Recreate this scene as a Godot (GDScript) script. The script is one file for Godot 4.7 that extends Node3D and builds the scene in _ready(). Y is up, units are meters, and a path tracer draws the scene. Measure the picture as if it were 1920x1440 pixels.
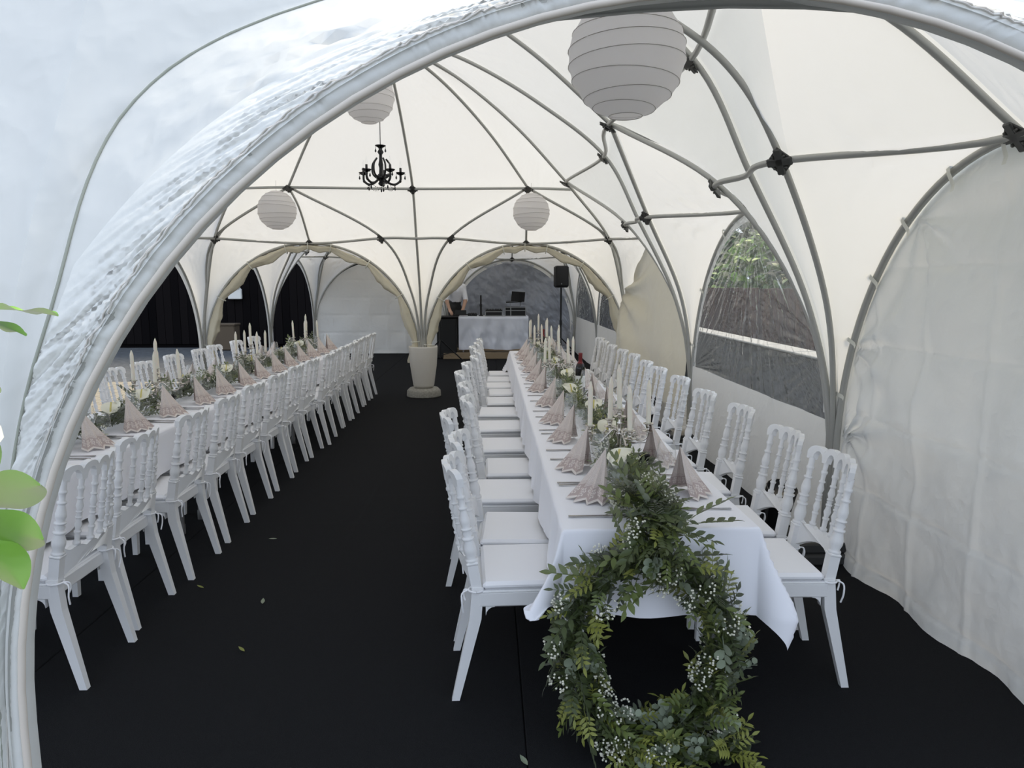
extends Node3D
# World: x to the right, y up, z = -depth. Long table rows run along z.

class MB:
	var v := PackedVector3Array()
	var uv := PackedVector2Array()
	var ix := PackedInt32Array()
	var col := PackedColorArray()
	var tint := Color.WHITE
	var use_col := false
	func add(p: Vector3, t := Vector2.ZERO) -> int:
		v.append(p); uv.append(t); col.append(tint)
		return v.size() - 1
	func tri(a: int, b: int, c: int) -> void:
		ix.append(a); ix.append(b); ix.append(c)
	# rows of points, joined into a smooth sheet
	func grid(rows: Array, closed := false, us := 1.0, vs := 1.0) -> void:
		var n: int = rows[0].size()
		var s := v.size()
		var m := rows.size()
		for i in m:
			var r: PackedVector3Array = rows[i]
			for j in n:
				add(r[j], Vector2(us * j / maxf(1.0, n - 1), vs * i / maxf(1.0, m - 1)))
		for i in m - 1:
			for j in (n if closed else n - 1):
				var k := (j + 1) % n
				var a := s + i * n + j
				var b := s + i * n + k
				var c := s + (i + 1) * n + k
				var d := s + (i + 1) * n + j
				tri(a, b, c); tri(a, c, d)
	func fan_cap(r: PackedVector3Array, flip := false) -> void:
		var c := Vector3.ZERO
		for p in r: c += p
		var ci := add(c / r.size())
		var s := v.size()
		for p in r: add(p)
		for j in r.size():
			var k := (j + 1) % r.size()
			if flip: tri(ci, s + k, s + j)
			else: tri(ci, s + j, s + k)
	# round bar along a path; rad is a number or one number for each point
	func tube(path: PackedVector3Array, rad, sides := 8, caps := true) -> void:
		var rows := []
		var up := Vector3.UP
		var n := path.size()
		var side := Vector3.ZERO
		for i in n:
			var t := (path[mini(i + 1, n - 1)] - path[maxi(i - 1, 0)]).normalized()
			if side == Vector3.ZERO:
				side = t.cross(up if absf(t.y) < 0.95 else Vector3.RIGHT).normalized()
			else:
				side = (side - t * side.dot(t)).normalized()
			var o := t.cross(side)
			var r: float = rad if rad is float else rad[i]
			var row := PackedVector3Array()
			for j in sides:
				var a := TAU * j / sides
				row.append(path[i] + (side * cos(a) + o * sin(a)) * r)
			rows.append(row)
		grid(rows, true)
		if caps:
			fan_cap(rows[0], true); fan_cap(rows[n - 1])
	# profile of Vector2(radius, height) turned about the y axis of x
	func lathe(prof: Array, sides := 12, x := Transform3D.IDENTITY) -> void:
		var rows := []
		for p in prof:
			var row := PackedVector3Array()
			for j in sides:
				var a := -TAU * j / sides
				row.append(x * Vector3(cos(a) * p.x, p.y, sin(a) * p.x))
			rows.append(row)
		grid(rows, true)
	func quad(a: Vector3, b: Vector3, c: Vector3, d: Vector3) -> void:
		var s := add(a, Vector2(0, 0))
		add(b, Vector2(1, 0)); add(c, Vector2(1, 1)); add(d, Vector2(0, 1))
		tri(s, s + 1, s + 2); tri(s, s + 2, s + 3)
	# box with chamfered edges
	func box(size: Vector3, x := Transform3D.IDENTITY, ch := 0.0) -> void:
		var h := size * 0.5
		ch = minf(ch, minf(h.x, minf(h.y, h.z)) * 0.9)
		var ax := [Vector3.RIGHT, Vector3.UP, Vector3.BACK]
		for i in 3:
			for sgn in [-1.0, 1.0]:
				var n: Vector3 = ax[i] * sgn
				var u: Vector3 = ax[(i + 1) % 3]
				var w: Vector3 = ax[(i + 2) % 3] * sgn
				var c := n * h[i]
				var uu := u * (h[(i + 1) % 3] - ch)
				var ww := w * (h[(i + 2) % 3] - ch)
				quad(x * (c - uu - ww), x * (c - uu + ww), x * (c + uu + ww), x * (c + uu - ww))
		if ch <= 0.0: return
		for i in 3:
			var e: Vector3 = ax[i]
			var p: Vector3 = ax[(i + 1) % 3]
			var q: Vector3 = ax[(i + 2) % 3]
			var hi := e * (h[i] - ch)
			for sp in [-1.0, 1.0]:
				for sq in [-1.0, 1.0]:
					var a: Vector3 = p * sp * h[(i + 1) % 3] + q * sq * (h[(i + 2) % 3] - ch)
					var b: Vector3 = p * sp * (h[(i + 1) % 3] - ch) + q * sq * h[(i + 2) % 3]
					if sp * sq > 0: quad(x * (a - hi), x * (a + hi), x * (b + hi), x * (b - hi))
					else: quad(x * (a - hi), x * (b - hi), x * (b + hi), x * (a + hi))
		for sx in [-1.0, 1.0]:
			for sy in [-1.0, 1.0]:
				for sz in [-1.0, 1.0]:
					var k := Vector3(sx * h.x, sy * h.y, sz * h.z)
					var s := add(x * (k - Vector3(0, sy, sz) * ch))
					add(x * (k - Vector3(sx, 0, sz) * ch)); add(x * (k - Vector3(sx, sy, 0) * ch))
					if sx * sy * sz > 0: tri(s, s + 2, s + 1)
					else: tri(s, s + 1, s + 2)
	# flat outline (x, y) given a thickness along z
	func slab(poly: PackedVector2Array, depth: float, x := Transform3D.IDENTITY) -> void:
		var t := Geometry2D.triangulate_polygon(poly)
		var f := v.size()
		for p in poly: add(x * Vector3(p.x, p.y, depth * 0.5), p)
		var b := v.size()
		for p in poly: add(x * Vector3(p.x, p.y, -depth * 0.5), p)
		var ccw := not Geometry2D.is_polygon_clockwise(poly)
		for i in range(0, t.size(), 3):
			var e1 := poly[t[i + 1]] - poly[t[i]]
			var e2 := poly[t[i + 2]] - poly[t[i]]
			var q := [t[i], t[i + 1], t[i + 2]] if e1.cross(e2) < 0 else [t[i], t[i + 2], t[i + 1]]
			tri(f + q[0], f + q[1], f + q[2]); tri(b + q[0], b + q[2], b + q[1])
		for i in poly.size():
			var k := (i + 1) % poly.size()
			var p := poly[i]
			var q := poly[k]
			var A := x * Vector3(p.x, p.y, depth * 0.5)
			var B := x * Vector3(q.x, q.y, depth * 0.5)
			var Cc := x * Vector3(q.x, q.y, -depth * 0.5)
			var D := x * Vector3(p.x, p.y, -depth * 0.5)
			if ccw: quad(A, B, Cc, D)
			else: quad(A, D, Cc, B)
	func ball(c: Vector3, r: float, sides := 6, squash := 1.0) -> void:
		var pr := []
		var m := maxi(3, sides / 2 + 1)
		for i in m + 1:
			var a := -PI / 2 + PI * i / m
			pr.append(Vector2(cos(a) * r, sin(a) * r * squash))
		lathe(pr, sides, Transform3D(Basis.IDENTITY, c))
	# pointed or rounded leaf from the origin of x along its -z, folded on the midrib
	func leaf(x: Transform3D, l: float, w: float, shape := 0, droop := 0.15, fold := 0.25) -> void:
		var prof: Array = [[0.0, 0.08], [0.25, 0.8], [0.5, 1.0], [0.78, 0.6], [1.0, 0.03]]
		if shape == 1: prof = [[0.0, 0.1], [0.18, 0.75], [0.5, 1.0], [0.8, 0.85], [1.0, 0.25]]
		if shape == 2: prof = [[0.0, 0.05], [0.3, 0.45], [0.62, 0.95], [0.85, 0.8], [1.0, 0.12]]
		var rows := []
		for p in prof:
			var t: float = p[0]
			var hw: float = p[1] * w * 0.5
			var y := -droop * l * t * t
			rows.append(PackedVector3Array([x * Vector3(-hw, y + hw * fold, -l * t), x * Vector3(0, y, -l * t), x * Vector3(hw, y + hw * fold, -l * t)]))
		grid(rows)
	func mesh(m: Material = null) -> ArrayMesh:
		var n := PackedVector3Array()
		n.resize(v.size())
		for i in range(0, ix.size(), 3):
			var a := v[ix[i]]
			var f := (v[ix[i + 2]] - a).cross(v[ix[i + 1]] - a)
			n[ix[i]] += f; n[ix[i + 1]] += f; n[ix[i + 2]] += f
		for i in n.size():
			n[i] = n[i].normalized() if n[i].length_squared() > 1e-20 else Vector3.UP
		var arr := []
		arr.resize(Mesh.ARRAY_MAX)
		arr[Mesh.ARRAY_VERTEX] = v; arr[Mesh.ARRAY_NORMAL] = n; arr[Mesh.ARRAY_TEX_UV] = uv; arr[Mesh.ARRAY_INDEX] = ix
		if use_col: arr[Mesh.ARRAY_COLOR] = col
		var am := ArrayMesh.new()
		am.add_surface_from_arrays(Mesh.PRIMITIVE_TRIANGLES, arr)
		if m: am.surface_set_material(0, m)
		return am

var M := {}
var used := {}
var rng := RandomNumberGenerator.new()
var wrink := FastNoiseLite.new()

func numbered(called: String) -> String:
	if not used.has(called):
		used[called] = 0
		return called
	used[called] += 1
	return "%s_%03d" % [called, used[called]]

func tag(o: Node3D, label: String, category: String, group := "") -> Node3D:
	o.set_meta("label", label); o.set_meta("category", category)
	if group: o.set_meta("group", group)
	return o

func thing(called: String, label: String, category: String, group := "", at := Vector3.ZERO, turn := 0.0) -> Node3D:
	var o := Node3D.new()
	o.name = numbered(called)
	add_child(o)
	o.position = at; o.rotation.y = turn
	return tag(o, label, category, group)

func part(parent: Node3D, called: String, m: Mesh, x := Transform3D.IDENTITY) -> MeshInstance3D:
	var o := MeshInstance3D.new()
	o.name = called; o.mesh = m; o.transform = x
	parent.add_child(o, true)
	return o

func single(called: String, m: Mesh, label: String, category: String, group := "", x := Transform3D.IDENTITY) -> MeshInstance3D:
	var o := MeshInstance3D.new()
	o.name = numbered(called); o.mesh = m; o.transform = x
	add_child(o)
	tag(o, label, category, group)
	return o

func setting(called: String, label: String, category: String, m: Mesh = null) -> Node3D:
	var o: Node3D = MeshInstance3D.new() if m else Node3D.new()
	o.name = numbered(called)
	if m: o.mesh = m
	add_child(o)
	tag(o, label, category)
	o.set_meta("kind", "structure")
	return o

func copy(o: Node3D, at: Vector3, turn: float, label := "") -> Node3D:
	var r: Node3D = o.duplicate()
	var base: String = o.name
	r.name = numbered(base)
	add_child(r)
	r.position = at; r.rotation = Vector3(0, turn, 0)
	if label: r.set_meta("label", label)
	return r

func V(x: float, h: float, d: float) -> Vector3:
	return Vector3(x, h, -d)

func X(o: Vector3, b := Basis.IDENTITY) -> Transform3D:
	return Transform3D(b, o)

func rot(x: float, y: float, z: float) -> Basis:
	return Basis.from_euler(Vector3(x, y, z))

func catmull(pts: Array, per := 10, closed := false) -> PackedVector3Array:
	var out := PackedVector3Array()
	var n := pts.size()
	var segs := n if closed else n - 1
	for i in segs:
		var p0: Vector3 = pts[(i - 1 + n) % n] if closed or i > 0 else pts[0] * 2.0 - pts[1]
		var p1: Vector3 = pts[i]
		var p2: Vector3 = pts[(i + 1) % n]
		var p3: Vector3 = pts[(i + 2) % n] if closed or i + 2 < n else p2 * 2.0 - p1
		for k in per:
			var t := float(k) / per
			out.append(0.5 * ((2.0 * p1) + (p2 - p0) * t + (2.0 * p0 - 5.0 * p1 + 4.0 * p2 - p3) * t * t + (3.0 * p1 - p0 - 3.0 * p2 + p3) * t * t * t))
	out.append(pts[0] if closed else pts[n - 1])
	return out

func resample(p: PackedVector3Array, n: int) -> PackedVector3Array:
	var acc := PackedFloat32Array([0.0])
	for i in range(1, p.size()): acc.append(acc[i - 1] + p[i].distance_to(p[i - 1]))
	var out := PackedVector3Array()
	var k := 0
	for i in n:
		var s := acc[-1] * i / (n - 1)
		while k < p.size() - 2 and acc[k + 1] < s: k += 1
		var seg := acc[k + 1] - acc[k]
		out.append(p[k].lerp(p[k + 1], clampf((s - acc[k]) / seg, 0, 1) if seg > 1e-6 else 0.0))
	return out

func noise_tex(freq: float, seed_: int, normal := false, bump := 4.0, kind := FastNoiseLite.TYPE_SIMPLEX_SMOOTH, fract := FastNoiseLite.FRACTAL_FBM, ramp: Gradient = null, size := 512) -> NoiseTexture2D:
	var f := FastNoiseLite.new()
	f.seed = seed_; f.frequency = freq; f.noise_type = kind; f.fractal_type = fract; f.fractal_octaves = 4
	var t := NoiseTexture2D.new()
	t.width = size; t.height = size; t.seamless = true; t.noise = f
	t.as_normal_map = normal; t.bump_strength = bump
	if ramp: t.color_ramp = ramp
	return t

func mat(called: String, c: Color, rough := 0.6, metal := 0.0, back := 0.0) -> StandardMaterial3D:
	var m := StandardMaterial3D.new()
	m.resource_name = called; m.albedo_color = c; m.roughness = rough; m.metallic = metal
	m.cull_mode = BaseMaterial3D.CULL_DISABLED
	if back > 0.0:
		m.backlight_enabled = true; m.backlight = Color(back, back, back)
	M[called] = m
	return m

func ramp2(a: Color, b: Color) -> Gradient:
	var g := Gradient.new()
	g.set_color(0, a); g.set_color(1, b)
	return g

func triplanar(m: StandardMaterial3D, s: float) -> StandardMaterial3D:
	m.uv1_triplanar = true; m.uv1_world_triplanar = true; m.uv1_scale = Vector3(s, s, s)
	return m

func _ready() -> void:
	rng.seed = 11
	wrink.seed = 5; wrink.frequency = 1.0; wrink.noise_type = FastNoiseLite.TYPE_SIMPLEX_SMOOTH
	# ---------------- camera
	var cam := Camera3D.new()
	cam.name = "camera"
	add_child(cam)
	cam.position = Vector3(0, 1.6, 0)
	cam.rotation = Vector3(-deg_to_rad(8.04), -deg_to_rad(1.79), 0)
	cam.fov = rad_to_deg(2.0 * atan(720.0 / 1331.0))
	cam.near = 0.05; cam.far = 300.0
	cam.current = true
	# ---------------- overcast sky
	var sm := ProceduralSkyMaterial.new()
	sm.sky_top_color = Color(0.80, 0.86, 0.95)
	sm.sky_horizon_color = Color(0.86, 0.89, 0.93)
	sm.sky_curve = 0.2
	sm.ground_bottom_color = Color(0.30, 0.30, 0.29)
	sm.ground_horizon_color = Color(0.55, 0.56, 0.56)
	sm.sky_energy_multiplier = 1.0
	var sky := Sky.new()
	sky.sky_material = sm
	var env := Environment.new()
	env.background_mode = Environment.BG_SKY
	env.sky = sky
	env.tonemap_mode = Environment.TONE_MAPPER_LINEAR
	env.tonemap_exposure = 1.76
	env.sdfgi_enabled = true; env.ssao_enabled = true; env.ssil_enabled = true
	var we := WorldEnvironment.new()
	we.name = "surroundings"; we.environment = env
	add_child(we)
	# sun behind thin cloud: large and soft
	var sun := DirectionalLight3D.new()
	sun.name = "veiled_sun"
	sun.rotation_degrees = Vector3(-58, 160, 0)
	sun.light_energy = 0.85; sun.light_color = Color(1.0, 0.93, 0.80)
	sun.light_angular_distance = 25.0
	sun.shadow_enabled = true
	sun.sky_mode = DirectionalLight3D.SKY_MODE_LIGHT_ONLY
	add_child(sun)
	materials()
	build_ground()
	build_tents()
	build_walls()
	build_outside()
	build_furniture()
	build_table_settings()
	build_greenery()
	build_hanging()
	build_music_corner()
	build_entrance_plant()
	build_floor_bits()

# ================================================================ materials
func materials() -> void:
	var crease := noise_tex(0.006, 3, true, 9.0, FastNoiseLite.TYPE_SIMPLEX_SMOOTH, FastNoiseLite.FRACTAL_RIDGED)
	var m := mat("tent_fabric", Color(0.93, 0.93, 0.91), 0.55, 0.0, 0.76)
	m.normal_enabled = true; m.normal_texture = crease; m.normal_scale = 0.4
	triplanar(m, 0.5)
	m = mat("tent_hem", Color(0.93, 0.93, 0.91), 0.6, 0.0, 0.7)
	m.normal_enabled = true; m.normal_texture = crease; m.normal_scale = 0.25
	triplanar(m, 3.0)
	m = mat("side_sheet", Color(0.91, 0.905, 0.885), 0.5, 0.0, 0.55)
	m.normal_enabled = true; m.normal_texture = crease; m.normal_scale = 0.3
	triplanar(m, 1.3)
	m = mat("cream_sheet", Color(0.86, 0.83, 0.74), 0.55, 0.0, 0.55)
	m.normal_enabled = true; m.normal_texture = crease; m.normal_scale = 0.3
	triplanar(m, 1.3)
	mat("hem_cord", Color(0.86, 0.82, 0.77), 0.8)
	mat("seam_grey", Color(0.62, 0.63, 0.58), 0.8)
	mat("stitch", Color(0.84, 0.82, 0.79), 0.9)
	mat("grey_tube", Color(0.70, 0.70, 0.68), 0.38, 0.3)
	mat("hub_plate", Color(0.33, 0.33, 0.32), 0.45, 0.5)
	mat("strap", Color(0.88, 0.88, 0.84), 0.7)
	m = mat("clear_film", Color(0.9, 0.92, 0.92, 0.16), 0.08)
	m.transparency = BaseMaterial3D.TRANSPARENCY_ALPHA
	m.metallic_specular = 0.6
	m = mat("hazy_film", Color(0.74, 0.76, 0.80, 0.55), 0.18)
	m.transparency = BaseMaterial3D.TRANSPARENCY_ALPHA
	m.normal_enabled = true; m.normal_texture = crease; m.normal_scale = 0.8
	triplanar(m, 1.2)
	var tex := noise_tex(0.35, 8, false, 1.0, FastNoiseLite.TYPE_SIMPLEX, FastNoiseLite.FRACTAL_FBM, ramp2(Color(0.085, 0.087, 0.092), Color(0.165, 0.168, 0.176)))
	var texn := noise_tex(0.4, 9, true, 6.0)
	for a in [["carpet_black", Color(1, 1, 1)]]:
		m = mat(a[0], a[1], 0.95)
		m.albedo_texture = tex; m.normal_enabled = true; m.normal_texture = texn; m.normal_scale = 0.6
		m.metallic_specular = 0.2
		triplanar(m, 1.6)
	m = mat("asphalt", Color(1, 1, 1), 0.9)
	m.albedo_texture = noise_tex(0.03, 12, false, 1.0, FastNoiseLite.TYPE_SIMPLEX, FastNoiseLite.FRACTAL_FBM, ramp2(Color(0.25, 0.26, 0.27), Color(0.36, 0.37, 0.38)))
	triplanar(m, 0.35)
	m = mat("paver", Color(0.56, 0.53, 0.47), 0.9)
	m = mat("concrete", Color(1, 1, 1), 0.85)
	m.albedo_texture = noise_tex(0.03, 13, false, 1.0, FastNoiseLite.TYPE_SIMPLEX, FastNoiseLite.FRACTAL_FBM, ramp2(Color(0.50, 0.49, 0.46), Color(0.68, 0.67, 0.63)))
	triplanar(m, 1.5)
	mat("pale_coping", Color(0.62, 0.62, 0.61), 0.7)
	mat("grey_block", Color(0.23, 0.23, 0.23), 0.9)
	for k in 3:
		m = mat("dark_board_%d" % k, [Color(0.075, 0.068, 0.072), Color(0.10, 0.090, 0.092), Color(0.06, 0.055, 0.06)][k], 0.95)
		m.metallic_specular = 0.12
		m = mat("brown_board_%d" % k, [Color(0.33, 0.22, 0.18), Color(0.38, 0.26, 0.21), Color(0.29, 0.19, 0.16)][k], 0.85)
		m.albedo_texture = noise_tex(0.02, 20 + k, false, 1.0, FastNoiseLite.TYPE_SIMPLEX, FastNoiseLite.FRACTAL_FBM, ramp2(Color(0.7, 0.7, 0.7), Color(1, 1, 1)), 256)
		triplanar(m, 1.0)
	mat("white_paint", Color(0.92, 0.92, 0.92), 0.38)
	m = mat("cushion_white", Color(0.96, 0.96, 0.97), 0.8)
	m = mat("table_linen", Color(0.95, 0.95, 0.97), 0.75, 0.0, 0.2)
	m.rim_enabled = true; m.rim = 0.2
	mat("steel_leg", Color(0.60, 0.60, 0.60), 0.4, 0.6)
	mat("cutlery_steel", Color(0.58, 0.58, 0.58), 0.25, 1.0)
	mat("silver", Color(0.80, 0.78, 0.75), 0.16, 1.0)
	m = mat("wax", Color(0.93, 0.91, 0.85), 0.45)
	m.subsurf_scatter_enabled = true; m.subsurf_scatter_strength = 0.2
	mat("wick", Color(0.25, 0.22, 0.2), 0.9)
	m = mat("glass", Color(0.90, 0.92, 0.92, 0.015), 0.02)
	m.transparency = BaseMaterial3D.TRANSPARENCY_ALPHA
	m.metallic_specular = 0.75
	mat("bottle_dark", Color(0.03, 0.035, 0.03), 0.12)
	mat("bottle_red", Color(0.42, 0.05, 0.06), 0.4)
	mat("paper_white", Color(0.90, 0.90, 0.88), 0.8)
	mat("ink", Color(0.15, 0.15, 0.15), 0.8)
	m = mat("napkin", Color(1, 1, 1), 0.85, 0.0, 0.25)
	m.albedo_texture = napkin_texture()
	m = mat("lantern_paper", Color(0.95, 0.93, 0.92), 0.8, 0.0, 0.95)
	m.normal_enabled = true; m.normal_texture = crease; m.normal_scale = 0.2
	triplanar(m, 4.0)
	mat("lantern_wire", Color(0.66, 0.64, 0.61), 0.7)
	mat("black_gloss", Color(0.012, 0.012, 0.014), 0.22)
	mat("black_matt", Color(0.025, 0.025, 0.027), 0.6)
	mat("case_silver", Color(0.62, 0.62, 0.62), 0.35, 0.8)
	mat("screen_dark", Color(0.02, 0.02, 0.025), 0.15)
	mat("pot_white", Color(0.86, 0.84, 0.80), 0.45)
	for a in [["leaf_dark", Color(0.23, 0.28, 0.11)], ["leaf_mid", Color(0.34, 0.39, 0.15)], ["leaf_light", Color(0.48, 0.50, 0.20)], ["leaf_grey", Color(0.50, 0.54, 0.45)], ["leaf_grey_dark", Color(0.41, 0.45, 0.36)], ["leaf_fresh", Color(0.45, 0.66, 0.16)], ["leaf_tree", Color(0.42, 0.55, 0.18)], ["leaf_tree_dark", Color(0.24, 0.36, 0.12)]]:
		mat(a[0], a[1], 0.5, 0.0, 0.5)
	mat("stem_green", Color(0.33, 0.37, 0.20), 0.7)
	mat("bark", Color(0.25, 0.20, 0.15), 0.9)
	mat("petal_white", Color(0.92, 0.91, 0.84), 0.55, 0.0, 0.4)
	mat("spadix", Color(0.85, 0.80, 0.50), 0.6)
	mat("bloom_dark", Color(0.04, 0.03, 0.04), 0.7)
	mat("skin_and_cloth", Color(1, 1, 1), 0.75).vertex_color_use_as_albedo = true
	mat("stage_wood", Color(0.55, 0.48, 0.38), 0.8)
	mat("wicker", Color(0.36, 0.31, 0.25), 0.85)
	mat("grey_linen", Color(0.86, 0.87, 0.90), 0.8)

# rose and cream damask print of the paper napkins: v runs from the tip to the hem
func napkin_texture() -> ImageTexture:
	var n := 512
	var im := Image.create(n, n, false, Image.FORMAT_RGB8)
	var pale := Color(0.88, 0.84, 0.81)
	var rose := Color(0.73, 0.665, 0.64)
	var f := FastNoiseLite.new()
	f.seed = 4; f.frequency = 0.018; f.noise_type = FastNoiseLite.TYPE_SIMPLEX_SMOOTH
	for y in n:
		for x in n:
			var u := float(x) / n
			var w := float(y) / n
			var c := pale
			var on := false
			if w < 0.60:
				var a := f.get_noise_2d(x, y) * 6.0
				on = absf(sin(a * PI)) < 0.42
			elif w < 0.66:
				on = fmod(w * 100.0, 2.0) < 0.9
			elif w < 0.90:
				var cx := fposmod(u * 9.0, 1.0) - 0.5
				var cy := (w - 0.78) / 0.24
				var r := sqrt(cx * cx + cy * cy)
				var an := atan2(cy, cx)
				on = r > 0.34 + 0.07 * cos(an * 6.0) or (r < 0.24 and r > 0.15 + 0.05 * cos(an * 5.0)) or r < 0.06
			elif w < 0.925:
				on = true
			if on: c = rose
			im.set_pixel(x, y, c)
	return ImageTexture.create_from_image(im)

# ================================================================ ground
func build_ground() -> void:
	var b := MB.new()
	b.box(Vector3(70, 0.2, 70), X(V(0, -0.14, 15)))
	setting("ground", "grey asphalt yard around the tent", "ground", b.mesh(M.asphalt))
	var fl := setting("floor", "black needle-felt carpet laid through the tent", "floor")
	var strips := [[-4.15, -1.9, "carpet_black"], [-1.9, 0.12, "carpet_black"], [0.12, 2.12, "carpet_black"]]
	for s in strips:
		b = MB.new()
		b.box(Vector3(s[1] - s[0] - 0.003, 0.04, 16.2), X(V((s[0] + s[1]) / 2, -0.02, 9.3)), 0.004)
		part(fl, "carpet_strip", b.mesh(M[s[2]]))
	# small beige paving blocks beside the tent
	b = MB.new()
	for i in 58:
		for j in 16:
			var x := -4.4 - 0.21 * (j + 0.5 * (i % 2))
			b.box(Vector3(0.2, 0.05, 0.1), X(V(x, -0.03 + rng.randf() * 0.004, 5.6 + i * 0.108)), 0.006)
	var p := setting("paving_beside_tent", "small beige paving blocks outside the open side of the tent", "paving", b.mesh(M.paver))
	p.set_meta("kind", "stuff")

# ================================================================ tents
const SPRING := 0.65
const APEX := 2.16
var ceil_node: Node3D
var seam_line := PackedVector3Array()
var hem_src: Array = []
var hem_mid := Vector3.ZERO

func arch(a: Vector2, b: Vector2, n := 48, inset := 0.045, top := APEX) -> PackedVector3Array:
	var dir := (b - a).normalized()
	var p := a + dir * inset
	var q := b - dir * inset
	var out := PackedVector3Array()
	for i in 5: out.append(V(p.x, SPRING * i / 5.0, p.y))
	var c := (p + q) / 2
	var half := p.distance_to(q) / 2
	for i in n + 1:
		var t := PI * i / n
		var s := c - dir * cos(t) * half
		out.append(V(s.x, SPRING + (top - SPRING) * sin(t), s.y))
	for i in 5: out.append(V(q.x, SPRING * (4 - i) / 5.0, q.y))
	return out

func arch_h(u: float) -> float:  # height of an arch at u in -1..1 across it
	return SPRING + (APEX - SPRING) * sqrt(maxf(0.0, 1.0 - u * u))

func outward(p: Vector3, mid: Vector3, amount: float) -> Vector3:
	var o := (p - mid)
	o.y = maxf(o.y, 0.1)
	return p + o.normalized() * amount

func ruled(b: MB, p: PackedVector3Array, q: PackedVector3Array, mid: Vector3, n: int, m: int, sag: float, crease_amt := 1.0) -> void:
	var key := p[0].x * 7.3 + q[q.size() / 2].z * 3.1
	var a := resample(p, n)
	var c := resample(q, n)
	var rows := []
	for i in n:
		var row := PackedVector3Array()
		for j in m + 1:
			var s := float(j) / m
			var t := float(i) / (n - 1)
			var pt := a[i].lerp(c[i], s)
			var w := wrink.get_noise_3d(pt.x * 2.3, pt.y * 2.3, pt.z * 2.3) * 0.020
			var along := t * 26.0 + s * 4.0 + wrink.get_noise_2d(t * 5.0 + key, s * 2.0) * 1.6
			w += (0.28 - absf(wrink.get_noise_2d(along, s * 1.3 + key))) * 0.085 * crease_amt + (0.28 - absf(wrink.get_noise_2d(along * 2.3 + s * 5.0, s * 3.0 - key))) * 0.045 * crease_amt
			row.append(outward(pt, mid, 0.03 + (w * clampf(t * 3.0 - 0.8, 0.0, 1.0) * clampf(a[i].distance_to(c[i]) - 0.15, 0.0, 1.0) - sag) * sin(PI * s) * sin(PI * minf(1.0, t * 1.02))))
		rows.append(row)
	b.grid(rows)

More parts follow.
